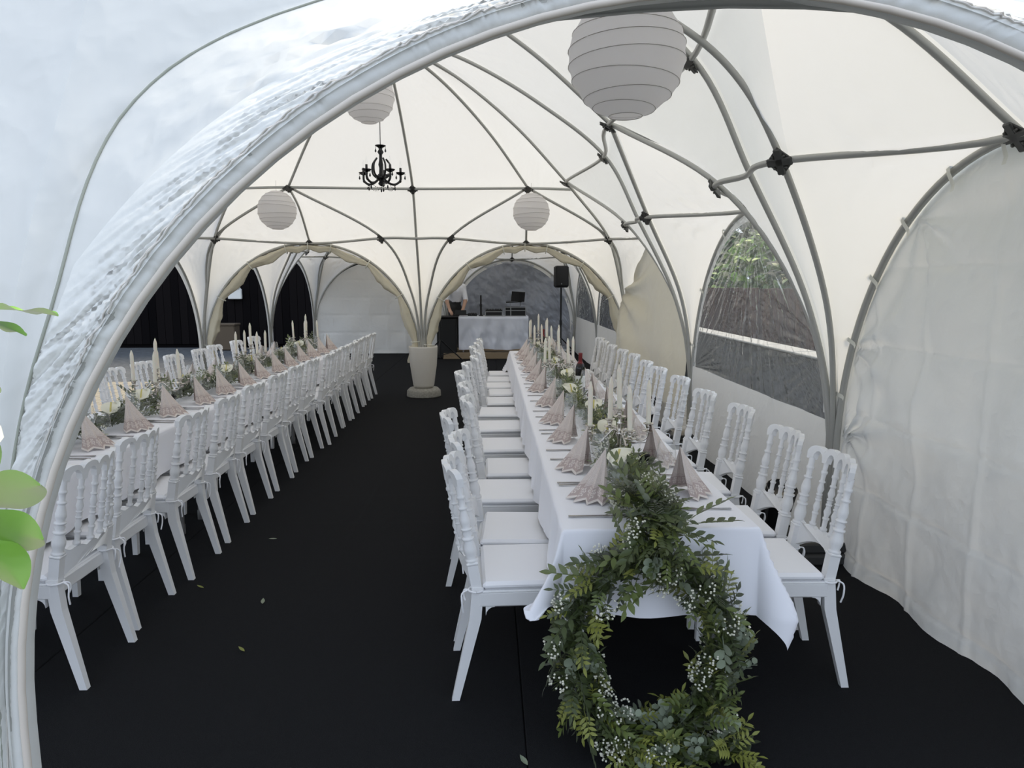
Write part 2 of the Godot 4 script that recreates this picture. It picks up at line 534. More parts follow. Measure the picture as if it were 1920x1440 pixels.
# one tent room: feet in order round it, crown depth range, and which feet are corners
func tent(feet: Array, nrm: Array, k0: float, k1: float, kh: float, root: Node3D, front_alongs := {}, skip_u := [], own_tubes := {}) -> void:
	var n := feet.size()
	var mid := V(-1, 1.2, (k0 + k1) / 2)
	var hubs: Array = []
	var entry: bool = front_alongs.size() > 0
	var ring1: Array = []
	var ring2: Array = []
	var central: Array = []
	var cidx := 50
	var U: Array = []
	var A: Array = []
	var bn: Array = []
	for i in n:
		var f: Vector2 = feet[i]
		var g: Vector2 = feet[(i + 1) % n]
		var mm := (f + g) / 2
		var inn := Vector2(-(g - f).y, (g - f).x).normalized()
		if inn.dot(Vector2(-1, (k0 + k1) / 2) - mm) < 0: inn = -inn
		bn.append(inn)
		A.append(V(mm.x, APEX, mm.y))
		var u2 := mm + inn * 1.1
		U.append(V(u2.x, 2.78, u2.y))
	for i in n:
		var f: Vector2 = feet[i]
		var nn: Vector2 = nrm[i]
		var corner := absf(nn.x) > 0.1 and absf(nn.y) > 0.1
		var c1 := f + nn * (0.48 if corner else 0.56)
		var c2 := f + nn * (1.0 if corner else 0.90)
		var kd := clampf(c2.y, k0, k1)
		var pts := [V(f.x, 0, f.y), V(f.x + nn.x * 0.02, 0.8, f.y + nn.y * 0.02), V(f.x + nn.x * 0.2, 1.5, f.y + nn.y * 0.2), V(c1.x, 2.2, c1.y), V(c2.x, 2.8, c2.y)]
		for s in [0.3, 0.6, 0.85, 1.0]:
			var h := Vector2(c2.x, c2.y).lerp(Vector2(-1, kd), s)
			pts.append(V(h.x, 2.8 + (kh - 2.8) * (1.0 - pow(1.0 - s, 1.7)), h.y))
		central.append(catmull(pts, 10))
	var flank := {}
	for i in n:
		for side in [0, 1]:
			var bay: int = i if side == 0 else (i - 1 + n) % n
			var f: Vector2 = feet[i]
			var other: Vector2 = feet[(i + 1) % n] if side == 0 else feet[(i - 1 + n) % n]
			var al := (other - f).normalized()
			var inn: Vector2 = bn[bay]
			var a: float = front_alongs.get([i, side], 0.47)
			var c := f + inn * 0.58 + al * a
			var m1 := f + inn * 0.17 + al * (0.03 + a * 0.22)
			var nn: Vector2 = nrm[i]
			if absf(nn.x) > 0.1 and absf(nn.y) > 0.1:
				c = f + nn * 0.48; m1 = f + nn * 0.17
			var pts := [V(f.x + al.x * 0.02, 0, f.y + al.y * 0.02), V(f.x + al.x * 0.03 + inn.x * 0.02, 0.8, f.y + al.y * 0.03 + inn.y * 0.02), V(m1.x, 1.5, m1.y), V(c.x, 2.2, c.y), U[bay]]
			flank[[i, side]] = catmull(pts, 10)
			if side == 0 or not (absf(nn.x) > 0.1 and absf(nn.y) > 0.1): hubs.append([V(c.x, 2.2, c.y), V(c.x, 2.2, c.y) + Vector3(c.x - f.x, -0.45, f.y - c.y)])
	# membrane
	for i in n:
		var crown_u: Array = []
		var u: Vector3 = U[i]
		var kd := clampf(-u.z, k0, k1)
		for s in [0.0, 0.3, 0.6, 0.85, 1.0]:
			var h := Vector2(u.x, -u.z).lerp(Vector2(-1, kd), s)
			crown_u.append(V(h.x, 2.78 + (kh - 2.78) * (1.0 - pow(1.0 - s, 1.7)), h.y))
		var cu := catmull(crown_u, 10)
		var j := (i + 1) % n
		var ar := arch(feet[i], feet[j], 48, 0.045, APEX + (0.02 if entry and i == 0 else 0.0))
		var h1 := ar.slice(0, ar.size() / 2 + 1)
		var h2 := ar.slice(ar.size() / 2)
		h2.reverse()
		var apex_rib := catmull([A[i], (A[i] + U[i]) / 2 + Vector3(0, 0.10, 0), U[i]], 10)
		for e in [[h1, i, 0], [h2, j, 1]]:
			var b := MB.new()
			var edge: PackedVector3Array = e[0]
			edge.append_array(apex_rib.slice(1))
			if e[1] == 0 and e[2] == 0 and seam_line.is_empty():
				for p in resample(flank[[0, 0]], 60): seam_line.append(outward(p, mid, 0.033))
			if entry and i == 0:
				hem_src.append([edge, flank[[e[1], e[2]]]]); hem_mid = mid
			ruled(b, edge, flank[[e[1], e[2]]], mid, 90, 26, 0.05)
			part(root, "fabric_panel", b.mesh(M.tent_fabric))
			b = MB.new()
			var ct: PackedVector3Array = central[e[1]]
			ruled(b, flank[[e[1], e[2]]], ct.slice(0, 41), mid, 60, 12, 0.03, 0.5)
			part(root, "fabric_panel", b.mesh(M.tent_fabric))
			b = MB.new()
			ruled(b, cu, ct.slice(40), mid, 50, 26, 0.02, 0.6)
			part(root, "fabric_panel", b.mesh(M.tent_fabric))
		var tb := MB.new()
		tb.tube(ar, 0.019, 8)
		part(root, "arch_tube", tb.mesh(M.grey_tube))
		tb = MB.new()
		tb.tube(apex_rib, 0.016, 8)
		part(root, "rib_tube", tb.mesh(M.grey_tube))
		tb = MB.new()
		tb.tube(cu, 0.016, 8)
		part(root, "rib_tube", tb.mesh(M.grey_tube))
		if not skip_u.has(100 + i): hubs.append([A[i] + Vector3(0, 0.01, 0), A[i] + Vector3(bn[i].x, -0.8, -bn[i].y)])
		if not skip_u.has(i): hubs.append([U[i], U[i] + Vector3(bn[i].x * 0.6, -1.0, -bn[i].y * 0.6)])
		for side in [0, 1]:
			tb = MB.new()
			tb.tube(own_tubes.get([i, side], flank[[i, side]]), 0.017, 8)
			part(root, "rib_tube", tb.mesh(M.grey_tube))
		tb = MB.new()
		tb.tube(central[i], 0.017, 8)
		part(root, "rib_tube", tb.mesh(M.grey_tube))
		hubs.append([central[i][40], central[i][40] + Vector3(nrm[i].x, -1.0, -nrm[i].y)])
		# rings
		ring1.append(flank[[i, 1]][30]); ring1.append(central[i][30]); ring1.append(flank[[i, 0]][30]); ring1.append(A[i])
		ring2.append(central[i][40]); ring2.append(U[i])
	for r in [ring1, ring2]:
		var lowered: Array = []
		for p in r: lowered.append(p - outward(p, mid, 0.028) + p)
		var tb := MB.new()
		tb.tube(catmull(lowered, 8, true), 0.017, 8, false)
		part(root, "ring_tube", tb.mesh(M.grey_tube))
	var hb := MB.new()
	hb.box(Vector3(0.105, 0.008, 0.105), X(Vector3.ZERO, rot(0, PI / 4, 0)), 0.003)
	hb.box(Vector3(0.13, 0.014, 0.042), X(Vector3(0, -0.006, 0)), 0.005)
	hb.box(Vector3(0.042, 0.014, 0.13), X(Vector3(0, -0.006, 0)), 0.005)
	for k in 4: hb.lathe([Vector2(0, -0.012), Vector2(0.007, -0.012), Vector2(0.007, 0.006)], 6, X(rot(0, k * PI / 2 + PI / 4, 0) * Vector3(0.04, -0.003, 0)))
	var hm := hb.mesh(M.hub_plate)
	for h in hubs:
		var o: Vector3 = (h[0] - h[1]).normalized()
		var s := o.cross(Vector3.UP).normalized()
		part(root, "hub_plate", hm, X(h[0] - o * 0.030, Basis(s, o, s.cross(o))))

var FEET: Array
func build_tents() -> void:
	var c := Vector2(-1.0, 1.0)
	FEET = [Vector2(-1.07, 1.45), Vector2(2.03, 1.45), Vector2(2.0, 4.0), Vector2(2.0, 6.95), Vector2(2.0, 10.1), Vector2(-0.97, 10.2), Vector2(-4.03, 10.1), Vector2(-4, 7), Vector2(-4, 4), Vector2(-4, 1.45)]
	var N := [Vector2(0, 1), Vector2(-0.8, 0.8), Vector2(-1, 0), Vector2(-1, 0), Vector2(-0.8, -0.8), Vector2(0, -1), Vector2(0.8, -0.8), Vector2(1, 0), Vector2(1, 0), Vector2(0.8, 0.8)]
	ceil_node = setting("ceiling", "white vaulted fabric roof of the dining tent on grey tubes", "tent")
	var long_rib := catmull([V(2.0, 0, 3.98), V(1.98, 0.8, 3.97), V(1.83, 1.5, 3.83), V(1.42, 2.2, 3.53), V(1.13, 2.62, 3.50), V(0.72, 2.92, 3.55), V(0.2, 3.25, 3.7), V(-0.4, 3.58, 3.9), V(-1.0, 3.80, 4.15)], 10)
	tent(FEET, N, 4.2, 7.0, 3.85, ceil_node, {[0, 0]: 0.30}, [1, 9, 100], {[2, 1]: long_rib})
	var F2 := [Vector2(-0.97, 10.24), Vector2(2.0, 10.14), Vector2(2.0, 13.2), Vector2(2.0, 16.5), Vector2(-0.97, 16.5), Vector2(-4.03, 16.5), Vector2(-4.03, 13.2), Vector2(-4.03, 10.14)]
	var N2 := [Vector2(0, 1), Vector2(-0.8, 0.8), Vector2(-1, 0), Vector2(-0.8, -0.8), Vector2(0, -1), Vector2(0.8, -0.8), Vector2(1, 0), Vector2(0.8, 0.8)]
	var r2 := setting("ceiling", "white vaulted fabric roof of the second tent behind the planter", "tent")
	tent(F2, N2, 12.6, 13.8, 3.75, r2)
	entrance_hem()
	# pale fabric borders round the open arches along the yard
	for e in [[FEET[6], FEET[7]], [FEET[7], FEET[8]], [F2[5], F2[6]], [F2[6], F2[7]]]:
		arch_border(e[0], e[1], 0.10, M.tent_hem)
	arch_border(F2[3], F2[4], 0.09, M.tent_hem)
	arch_border(F2[1], F2[2], 0.05, M.tent_hem)
	arch_border(F2[2], F2[3], 0.05, M.tent_hem)

func arch_border(a: Vector2, b: Vector2, w: float, m: Material) -> void:
	var ar := arch(a, b)
	var dir := (b - a).normalized()
	var mm := (a + b) / 2
	var rows := []
	for p in ar:
		var c := V(mm.x, minf(p.y, SPRING), mm.y)
		var o := (c - p).normalized()
		rows.append(PackedVector3Array([p, p + o * w * 0.5 + Vector3(dir.y, 0, dir.x) * 0.012, p + o * w]))
	var g := MB.new()
	g.grid(rows)
	part(ceil_node, "arch_border", g.mesh(m))

# gathered sleeve of fabric round the entrance arch, with cord and seams
func entrance_hem() -> void:
	var rows := []
	var st1 := PackedVector3Array()
	var st2 := PackedVector3Array()
	var w := Vector3(0, 0, 1)                      # towards the yard
	for half in 2:
		var e := resample(hem_src[half][0], 520)
		var f := resample(hem_src[half][1], 520)
		var part_rows := []
		for i in e.size():
			if e[i].z < -1.4501: break             # the arch lies in one plane; past its top the rib runs inwards
			var p := e[i]
			var o := (p - V(0.48, minf(p.y, SPRING), 1.45)).normalized()   # away from the opening, in its plane
			var row := PackedVector3Array()
			row.append(p - o * 0.004 - w * 0.045)
			row.append(p - o * 0.029 - w * 0.020)
			var along := i * 0.0079 * (1.0 if half == 0 else -1.0) + half * 40.0
			var gath := 0.75 + 0.5 * wrink.get_noise_2d(along * 3.0, 7.0)
			var ln := maxf(0.02, p.distance_to(f[i]))
			var tt := float(i) / e.size()
			for j in 31:
				var t := j / 30.0
				var k := minf(0.42 * t / ln, 0.92)
				var base := p.lerp(f[i], k)
				var slant := along * 13.0 + t * 3.2
				var rk := (0.32 - absf(wrink.get_noise_2d(slant, t * 0.8))) * 0.050 + (0.3 - absf(wrink.get_noise_2d(slant * 2.3 + t * 3.0, t * 2.5 + 9.0))) * 0.026
				rk *= gath * sin(PI * pow(clampf(t, 0.03, 1.0), 0.55)) * clampf(ln * 3.0, 0.12, 1.0)
				var lift := 0.034 - 0.045 * sin(PI * k) * sin(PI * tt) + 0.012 * sin(PI * t) + rk
				var q := outward(base, hem_mid, lift * clampf(t * 16.0, 0.0, 1.0))
				if t < 0.07: q += w * 0.024 * (1.0 - t / 0.07) - o * 0.030 * (1.0 - t / 0.07)
				row.append(q)
			part_rows.append(row)
		if half == 1: part_rows.reverse()
		rows.append_array(part_rows)
	for row in rows:
		st1.append(row[4] + w * 0.002); st2.append(row[5] + w * 0.002)
	var g := MB.new()
	g.grid(rows)
	var h := part(ceil_node, "entrance_sleeve", g.mesh(M.tent_hem))
	if seam_line.size():
		var sg := MB.new()
		sg.tube(seam_line, 0.0035, 6)
		part(ceil_node, "roof_seam", sg.mesh(M.seam_grey))
	var cord := PackedVector3Array()
	for i in rows.size(): cord.append(rows[i][2])
	g = MB.new(); g.tube(cord, 0.0075, 8)
	part(h, "edge_cord", g.mesh(M.hem_cord))
	for st in [st1, st2]:
		g = MB.new(); g.tube(st, 0.0018, 5)
		part(h, "seam", g.mesh(M.stitch))

# ================================================================ side walls, windows, curtains
# a hanging sheet between two feet from height lo to hi (fractions of the arch when over 0); push is a callable of (u -1..1, h, metres along) giving metres inwards
func sheet(a: Vector2, b: Vector2, lo: float, hi: float, inn: Vector2, push: Callable, nx := 60, ny := 50, edge := 0.93, gap := 0.05) -> MB:
	var rows := []
	var l := a.distance_to(b)
	for i in ny + 1:
		var row := PackedVector3Array()
		for j in nx + 1:
			var u := (2.0 * j / nx - 1.0) * edge
			var top := minf(hi, arch_h(u) - gap)
			var h := lo + (maxf(top, lo) - lo) * float(i) / ny
			var p := a.lerp(b, (u + 1.0) / 2)
			var k: float = push.call(u, h, (u + 1.0) / 2 * l)
			row.append(V(p.x + inn.x * k, h, p.y + inn.y * k))
		rows.append(row)
	var g := MB.new()
	g.grid(rows, false, l, 2.0)
	return g

func fold_grid(s: float, h: float) -> float:  # creases from having been folded up square
	var a := absf(fposmod(s / 0.42 + 0.2, 1.0) - 0.5)
	var b := absf(fposmod(h / 0.40 + 0.3, 1.0) - 0.5)
	return 0.016 * (exp(-a * 34.0) - exp(-b * 34.0)) + 0.012 * sin(s * 7.5) * sin(h * 7.8)

func straps(root: Node3D, a: Vector2, b: Vector2, inn: Vector2, us: Array) -> void:
	var l := a.distance_to(b) / 2
	var mm := (a + b) / 2
	var dir := (b - a).normalized()
	for u: float in us:
		var h := arch_h(u)
		var q := mm + dir * u * l
		var c := Vector3(q.x, h, -q.y)
		var tow := (V(mm.x, minf(h, SPRING), mm.y) - c).normalized()
		var g := MB.new()
		var side := Vector3(dir.x, 0, -dir.y)
		var iv := Vector3(inn.x, 0, -inn.y)
		var t2 := tow.cross(iv).normalized()
		var rows := []
		for k in [[-0.03, 0.0], [-0.02, 0.028], [0.02, 0.028], [0.07, 0.012], [0.10, 0.02]]:
			var base: Vector3 = c + tow * k[0] + iv * k[1]
			rows.append(PackedVector3Array([base - t2 * 0.012, base + t2 * 0.012]))
		g.grid(rows)
		part(root, "strap", g.mesh(M.strap))

func build_walls() -> void:
	var L := Vector2(-1, 0)
	# first bay: plain sheet with fold creases
	var pull := func(u: float, h: float, s: float) -> float:
		var k := fold_grid(s, h) + 0.03 * wrink.get_noise_2d(s * 1.6, h * 1.2)
		var q := Vector2(u + 0.93, (h - 0.95) * 0.7)  # pulled towards a tie on the far side
		for t in [[0.93, 0.75], [0.93, 1.25], [-0.2, 2.1], [0.5, 1.9]]:
			var w := Vector2((u - t[0]) * 1.3, h - t[1])
			var an := atan2(w.y, w.x)
			k += 0.022 * sin(an * 9.0 + t[1]) * exp(-w.length() * 1.6)
		var rim := arch_h(u) - h
		return -0.03 + k * clampf(rim / 0.25, 0.0, 1.0) * clampf((1.0 - absf(u)) * 8.0, 0.0, 1.0) + maxf(0.0, 0.35 - h) * 0.06 * sin(s * 9.0)
	var w := setting("wall_right", "plain white sheet hung under the tent arch beside the chairs, creased in squares", "tent wall")
	part(w, "sheet", sheet(FEET[1], FEET[2], 0.0, 9.0, L, pull, 170, 140, 0.99, 0.005).mesh(M.side_sheet))
	straps(w, FEET[1], FEET[2], L, [-0.55, -0.2, 0.05, 0.3, 0.55, 0.75, 0.9, 0.975])
	# second bay: clear window above a fabric skirt
	var flat := func(u: float, h: float, s: float) -> float:
		return 0.012 * wrink.get_noise_2d(s * 2.0, h * 2.0) + 0.006 * sin(s * 6.0 + h * 3.0)
	var win := setting("window_1", "clear plastic tent window with a white fabric skirt", "window")
	part(win, "skirt", sheet(FEET[2], FEET[3], 0.0, 0.80, L, flat, 50, 14, 0.965).mesh(M.side_sheet))
	var film := func(u: float, h: float, s: float) -> float:
		var k := 0.0
		for t in [[0.0, 2.12, 22.0, 0.050], [0.95, 0.8, 16.0, 0.030], [-0.95, 1.2, 14.0, 0.024]]:
			var q := Vector2((u - t[0]) * 1.45, h - t[1])
			var an := atan2(q.y, q.x)
			var ln := q.length()
			var kn := wrink.get_noise_2d(an * t[2] * 0.55, ln * 0.7 + t[1])
			k += t[3] * (kn + 0.6 * absf(wrink.get_noise_2d(an * t[2] * 1.3, ln * 0.9 + 3.0))) * minf(1.0, ln * 2.0) * exp(-ln * 0.9)
		return k
	part(win, "pane", sheet(FEET[2], FEET[3], 0.80, 9.0, L, film, 150, 120, 0.965, 0.02).mesh(M.clear_film))
	part(win, "border", _border(FEET[2], FEET[3], 0.06, L))
	straps(win, FEET[2], FEET[3], L, [-0.96, -0.7, -0.3, 0.0, 0.4, 0.8, 0.97])
	# third bay: cream curtain, loose at its far side and blown inwards at the foot
	var loose := func(u: float, h: float, s: float) -> float:
		var far := clampf((u + 0.3) / 1.2, 0.0, 1.0)
		var low := clampf(1.0 - h / 1.9, 0.0, 1.0)
		var k := 0.02 + 0.30 * low * far + 0.10 * low
		k += (0.03 + 0.10 * low) * sin((u * 3.4 - h * 1.5) * 1.8 + 0.6) * 0.6
		var fan := atan2(h - 1.5, (u - 0.95) * 1.4)
		k += 0.05 * sin(fan * 13.0) * clampf(1.2 - Vector2((u - 0.95) * 1.4, h - 1.5).length() * 0.6, 0.0, 1.0) * clampf((0.98 - absf(u)) * 4.0, 0.0, 1.0)
		return k + 0.02 * wrink.get_noise_2d(s * 2.2, h * 2.0)
	var cur := single("cream_curtain", sheet(FEET[3], FEET[4], 0.03, 9.0, L, loose, 70, 70, 0.95).mesh(M.cream_sheet), "cream tent curtain hanging loose next to the clear window", "curtain")
	# rolled up curtains under the two back arches
	rolled_curtain(FEET[4], FEET[5], "cream curtain rolled up and tied under the arch before the music table")
	rolled_curtain(FEET[5], FEET[6], "cream curtain rolled up and tied under the arch before the grey sheet wall")
	# second tent
	var back := setting("wall_back", "pale grey sheet closing the far arch of the second tent", "tent wall")
	var crease := func(u: float, h: float, s: float) -> float:
		var k := fold_grid(s, h) + 0.05 * sin((u * 0.8 - h * 0.55) * 7.0) * clampf((h - 0.7) / 1.2, 0.0, 1.0)
		return k
	part(back, "sheet", sheet(Vector2(-0.97, 16.5), Vector2(-4.03, 16.5), 0.0, 9.0, Vector2(0, -1), crease, 80, 60, 0.985).mesh(M.side_sheet))
	var bw := setting("window_2", "hazy crumpled plastic sheet in the far arch behind the music table", "window")
	var crumple := func(u: float, h: float, s: float) -> float:
		return 0.05 * wrink.get_noise_2d(s * 1.4, h * 0.8) + 0.03 * wrink.get_noise_2d(s * 5.0, h * 4.0) + 0.035 * sin((u * 1.2 + h * 0.8) * 5.0)
	part(bw, "pane", sheet(Vector2(2.0, 16.5), Vector2(-0.97, 16.5), 0.0, 9.0, Vector2(0, -1), crumple, 90, 80, 0.975).mesh(M.hazy_film))
	var k := 3
	for e in [[Vector2(2.0, 10.14), Vector2(2.0, 13.2)], [Vector2(2.0, 13.2), Vector2(2.0, 16.5)]]:
		var sw := setting("window_%d" % k, ["clear plastic window in the second tent beside the cream curtain", "clear plastic window in the second tent beside the loudspeaker"][k - 3], "window")
		k += 1
		part(sw, "skirt", sheet(e[0], e[1], 0.0, 0.85, L, flat, 30, 10, 0.97).mesh(M.side_sheet))
		part(sw, "pane", sheet(e[0], e[1], 0.85, 9.0, L, film, 70, 60, 0.96).mesh(M.clear_film))

func _border(a: Vector2, b: Vector2, w: float, inn: Vector2) -> Mesh:
	var ar := arch(a, b)
	var mm := (a + b) / 2
	var rows := []
	for p in ar:
		if p.y < 0.8: continue
		var o := (V(mm.x, SPRING, mm.y) - p).normalized()
		rows.append(PackedVector3Array([p + o * 0.02, p + o * (0.02 + w)]))
	var g := MB.new()
	g.grid(rows)
	return g.mesh(M.side_sheet)

func rolled_curtain(a: Vector2, b: Vector2, label: String) -> void:
	var t := thing("rolled_curtain", label, "curtain")
	var ar := resample(arch(a, b, 60), 170)
	var mm := (a + b) / 2
	var ties := [22, 42, 60, 76, 85, 94, 110, 128, 148]
	var rows := []
	for i in range(14, 157):
		var p := ar[i]
		var c := V(mm.x, minf(p.y, SPRING), mm.y)
		var o := (c - p).normalized()
		var near := 99.0
		for q in ties: near = minf(near, absf(i - q))
		var loose := clampf(near / 7.0, 0.0, 1.0)
		var r := 0.026 + 0.026 * loose
		var low := clampf((0.9 - p.y) / 0.7, 0.0, 1.0)
		var cen := p + o * (0.05 + 0.030 * loose + 0.02 * low) + Vector3(0, -0.02 * loose, 0.02)
		var row := PackedVector3Array()
		for j in 14:
			var an := TAU * j / 14.0
			var rr := r * (1.0 + 0.35 * wrink.get_noise_2d(j * 1.7, i * 0.16) + 0.22 * sin(an * 4.0 + i * 0.07))
			row.append(cen + o * cos(an) * rr * 1.15 + Vector3(0, 0, 1) * sin(an) * rr * 0.9)
		rows.append(row)
	var g := MB.new()
	g.grid(rows, true)
	g.fan_cap(rows[0]); g.fan_cap(rows[rows.size() - 1])
	part(t, "cloth_roll", g.mesh(M.cream_sheet))
	for q in ties:
		var p := ar[q]
		var o := (V(mm.x, minf(p.y, SPRING), mm.y) - p).normalized()
		var loop: Array = []
		for j in 12:
			var an := TAU * j / 12.0
			loop.append(p + o * (0.045 + cos(an) * 0.065) + Vector3(0, 0, 0.02 + sin(an) * 0.046))
		g = MB.new()
		g.tube(catmull(loop, 2, true), 0.006, 5, false)
		part(t, "tie", g.mesh(M.strap))

# ================================================================ what stands outside
func build_outside() -> void:
	# dark boarded facade beyond the yard
	var f := setting("wall_facade", "black stained board wall of the barn across the yard", "wall")
	var b := MB.new()
	b.box(Vector3(24.0, 6.0, 0.2), X(V(-8.0, 2.9, 18.7)))
	part(f, "backing", b.mesh(M.dark_board_0))
	var bms: Array = []
	for k in 3:
		b = MB.new()
		b.box(Vector3(0.194, 5.9, 0.03), X(Vector3.ZERO), 0.006)
		bms.append(b.mesh(M["dark_board_%d" % k]))
	for i in 118:
		part(f, "board", bms[rng.randi() % 3], X(V(3.75 - i * 0.2, 3.0, 18.58 - rng.randf() * 0.012)))
	b = MB.new()
	b.box(Vector3(0.34, 0.26, 0.10), X(Vector3.ZERO), 0.015)
	b.box(Vector3(0.28, 0.03, 0.13), X(Vector3(0, 0.145, 0.02)), 0.008)
	single("wall_box", b.mesh(M.paper_white), "small white box fixed high on the black board wall", "box", "", X(V(-6.5, 1.34, 18.48)))
	b = MB.new()
	b.box(Vector3(0.62, 0.62, 0.4), X(Vector3(0, 0.31, 0)), 0.02)
	b.box(Vector3(0.66, 0.05, 0.44), X(Vector3(0, 0.63, 0)), 0.01)
	single("storage_box", b.mesh(M.wicker), "brown lidded box standing at the foot of the black board wall", "box", "", X(V(-6.6, -0.03, 17.9)))
	# low wall, board fence and greenery along the window side
	var lw := setting("wall_low", "low dark block wall with a pale coping outside the clear window", "wall")
	b = MB.new()
	b.box(Vector3(0.22, 0.86, 42), X(V(3.62, 0.36, 20)), 0.01)
	part(lw, "wall_body", b.mesh(M.grey_block))
	var cm := MB.new()
	cm.box(Vector3(0.30, 0.028, 0.98), X(Vector3.ZERO), 0.008)
	var cmm := cm.mesh(M.pale_coping)
	for i in 42: part(lw, "coping_stone", cmm, X(V(3.62, 0.815, -0.5 + i * 1.0)))
	var fc := thing("board_fence", "weathered brown upright board fence behind the low wall", "fence", "", V(4.7, 0, 12))
	var fms: Array = []
	for k in 3:
		b = MB.new()
		b.box(Vector3(0.025, 1.62, 0.135), X(Vector3.ZERO), 0.005)
		fms.append(b.mesh(M["brown_board_%d" % k]))
	for i in 250:
		part(fc, "board", fms[rng.randi() % 3], X(Vector3(rng.randf() * 0.012, 0.70 + rng.randf() * 0.02, 7.5 - i * 0.142)))
	for h in [0.35, 1.25]:
		b = MB.new()
		b.box(Vector3(0.05, 0.09, 35.5), X(Vector3(0.05, h, -10.2)), 0.008)
		part(fc, "rail", b.mesh(M.brown_board_2))
	# grassy bank behind the fence
	var bank := []
	for i in 13:
		var row := PackedVector3Array()
		for j in 41:
			var bx := 5.0 + i * 0.9
			row.append(V(bx, -0.05 + minf(i, 7) * 0.42 + 0.12 * wrink.get_noise_2d(bx, j * 0.9), 0.0 + j * 0.95))
		bank.append(row)
	b = MB.new()
	b.grid(bank)
	setting("bank", "green grassy bank rising behind the brown fence", "bank", b.mesh(M.leaf_tree))
	# trees and shrubs behind the fence
	var lf := MB.new()
	lf.leaf(X(Vector3.ZERO), 0.16, 0.085, 0, 0.2, 0.2)
	var lms := [lf.mesh(M.leaf_tree), lf.mesh(M.leaf_tree_dark)]
	var spots := [[6.1, 10.5, 2.6, 0], [6.3, 13.2, 3.0, 1], [6.1, 16.0, 2.7, 0], [6.6, 19.5, 3.6, 1], [8.3, 12.0, 4.4, 1], [8.2, 16.0, 4.6, 0], [8.4, 20.5, 4.8, 1], [6.6, 23.5, 3.6, 0], [7.0, 28.0, 4.2, 1]]
	var names := ["bright green shrub beside the window end of the brown fence", "dark leafy tree behind the brown fence", "pale green shrub behind the middle of the brown fence", "tall dark tree beyond the second tent's windows", "tall dark tree rising behind the shrubs", "tall light tree behind the bright shrub", "dark tree between the tall trees along the brown fence", "pale tree past the middle of the brown fence", "dark tree at the far end of the brown fence"]
	for i in spots.size():
		var s: Array = spots[i]
		var t := thing("leafy_tree", names[i], "tree", "trees behind the fence", V(s[0] + 0.4, -0.05, s[1]))
		b = MB.new()
		b.tube(PackedVector3Array([Vector3(0, 0, 0), Vector3(0.05, s[2] * 0.4, 0.03), Vector3(0, s[2] * 0.8, 0)]), [0.10, 0.07, 0.03], 8)
		part(t, "trunk", b.mesh(M.bark))
		var mm := MultiMesh.new()
		mm.transform_format = MultiMesh.TRANSFORM_3D
		mm.mesh = lms[s[3]]
		mm.instance_count = 4200
		for k in 4200:
			var d := Vector3(rng.randfn(), rng.randfn(), rng.randfn()).normalized() * pow(rng.randf(), 0.4)
			var p := Vector3(d.x * 1.35, s[2] * 0.58 + d.y * s[2] * 0.52, d.z * 1.5)
			p += Vector3(1, 1, 1) * wrink.get_noise_3dv(p * 1.3) * 0.35
			mm.set_instance_transform(k, Transform3D(rot(rng.randf_range(-1.2, 0.6), rng.randf() * TAU, rng.randf_range(-0.6, 0.6)).scaled(Vector3.ONE * rng.randf_range(1.0, 2.0)), p))
		var mi := MultiMeshInstance3D.new()
		mi.name = "crown"; mi.multimesh = mm
		mi.set_meta("kind", "stuff")
		t.add_child(mi)

# ================================================================ chairs and tables
func taper(b: MB, p0: Vector3, s0: Vector2, p1: Vector3, s1: Vector2) -> void:
	var a: Array = []
	for e in [[p0, s0], [p1, s1]]:
		for k in [Vector2(-1, -1), Vector2(1, -1), Vector2(1, 1), Vector2(-1, 1)]:
			a.append(e[0] + Vector3(k.x * e[1].x, 0, k.y * e[1].y) * 0.5)
	for j in 4:
		var k := (j + 1) % 4
		b.quad(a[j], a[k], a[4 + k], a[4 + j])
	b.quad(a[0], a[3], a[2], a[1]); b.quad(a[4], a[5], a[6], a[7])

func nth(i: int) -> String:
	return ["first", "second", "third", "fourth", "fifth", "sixth", "seventh", "eighth", "ninth", "tenth", "eleventh", "twelfth", "thirteenth", "fourteenth", "fifteenth"][i]

func bow(x: float) -> float:  # the chair back is hollow: its middle lies further back
	return 0.048 * (1.0 - pow(x / 0.175, 2.0))

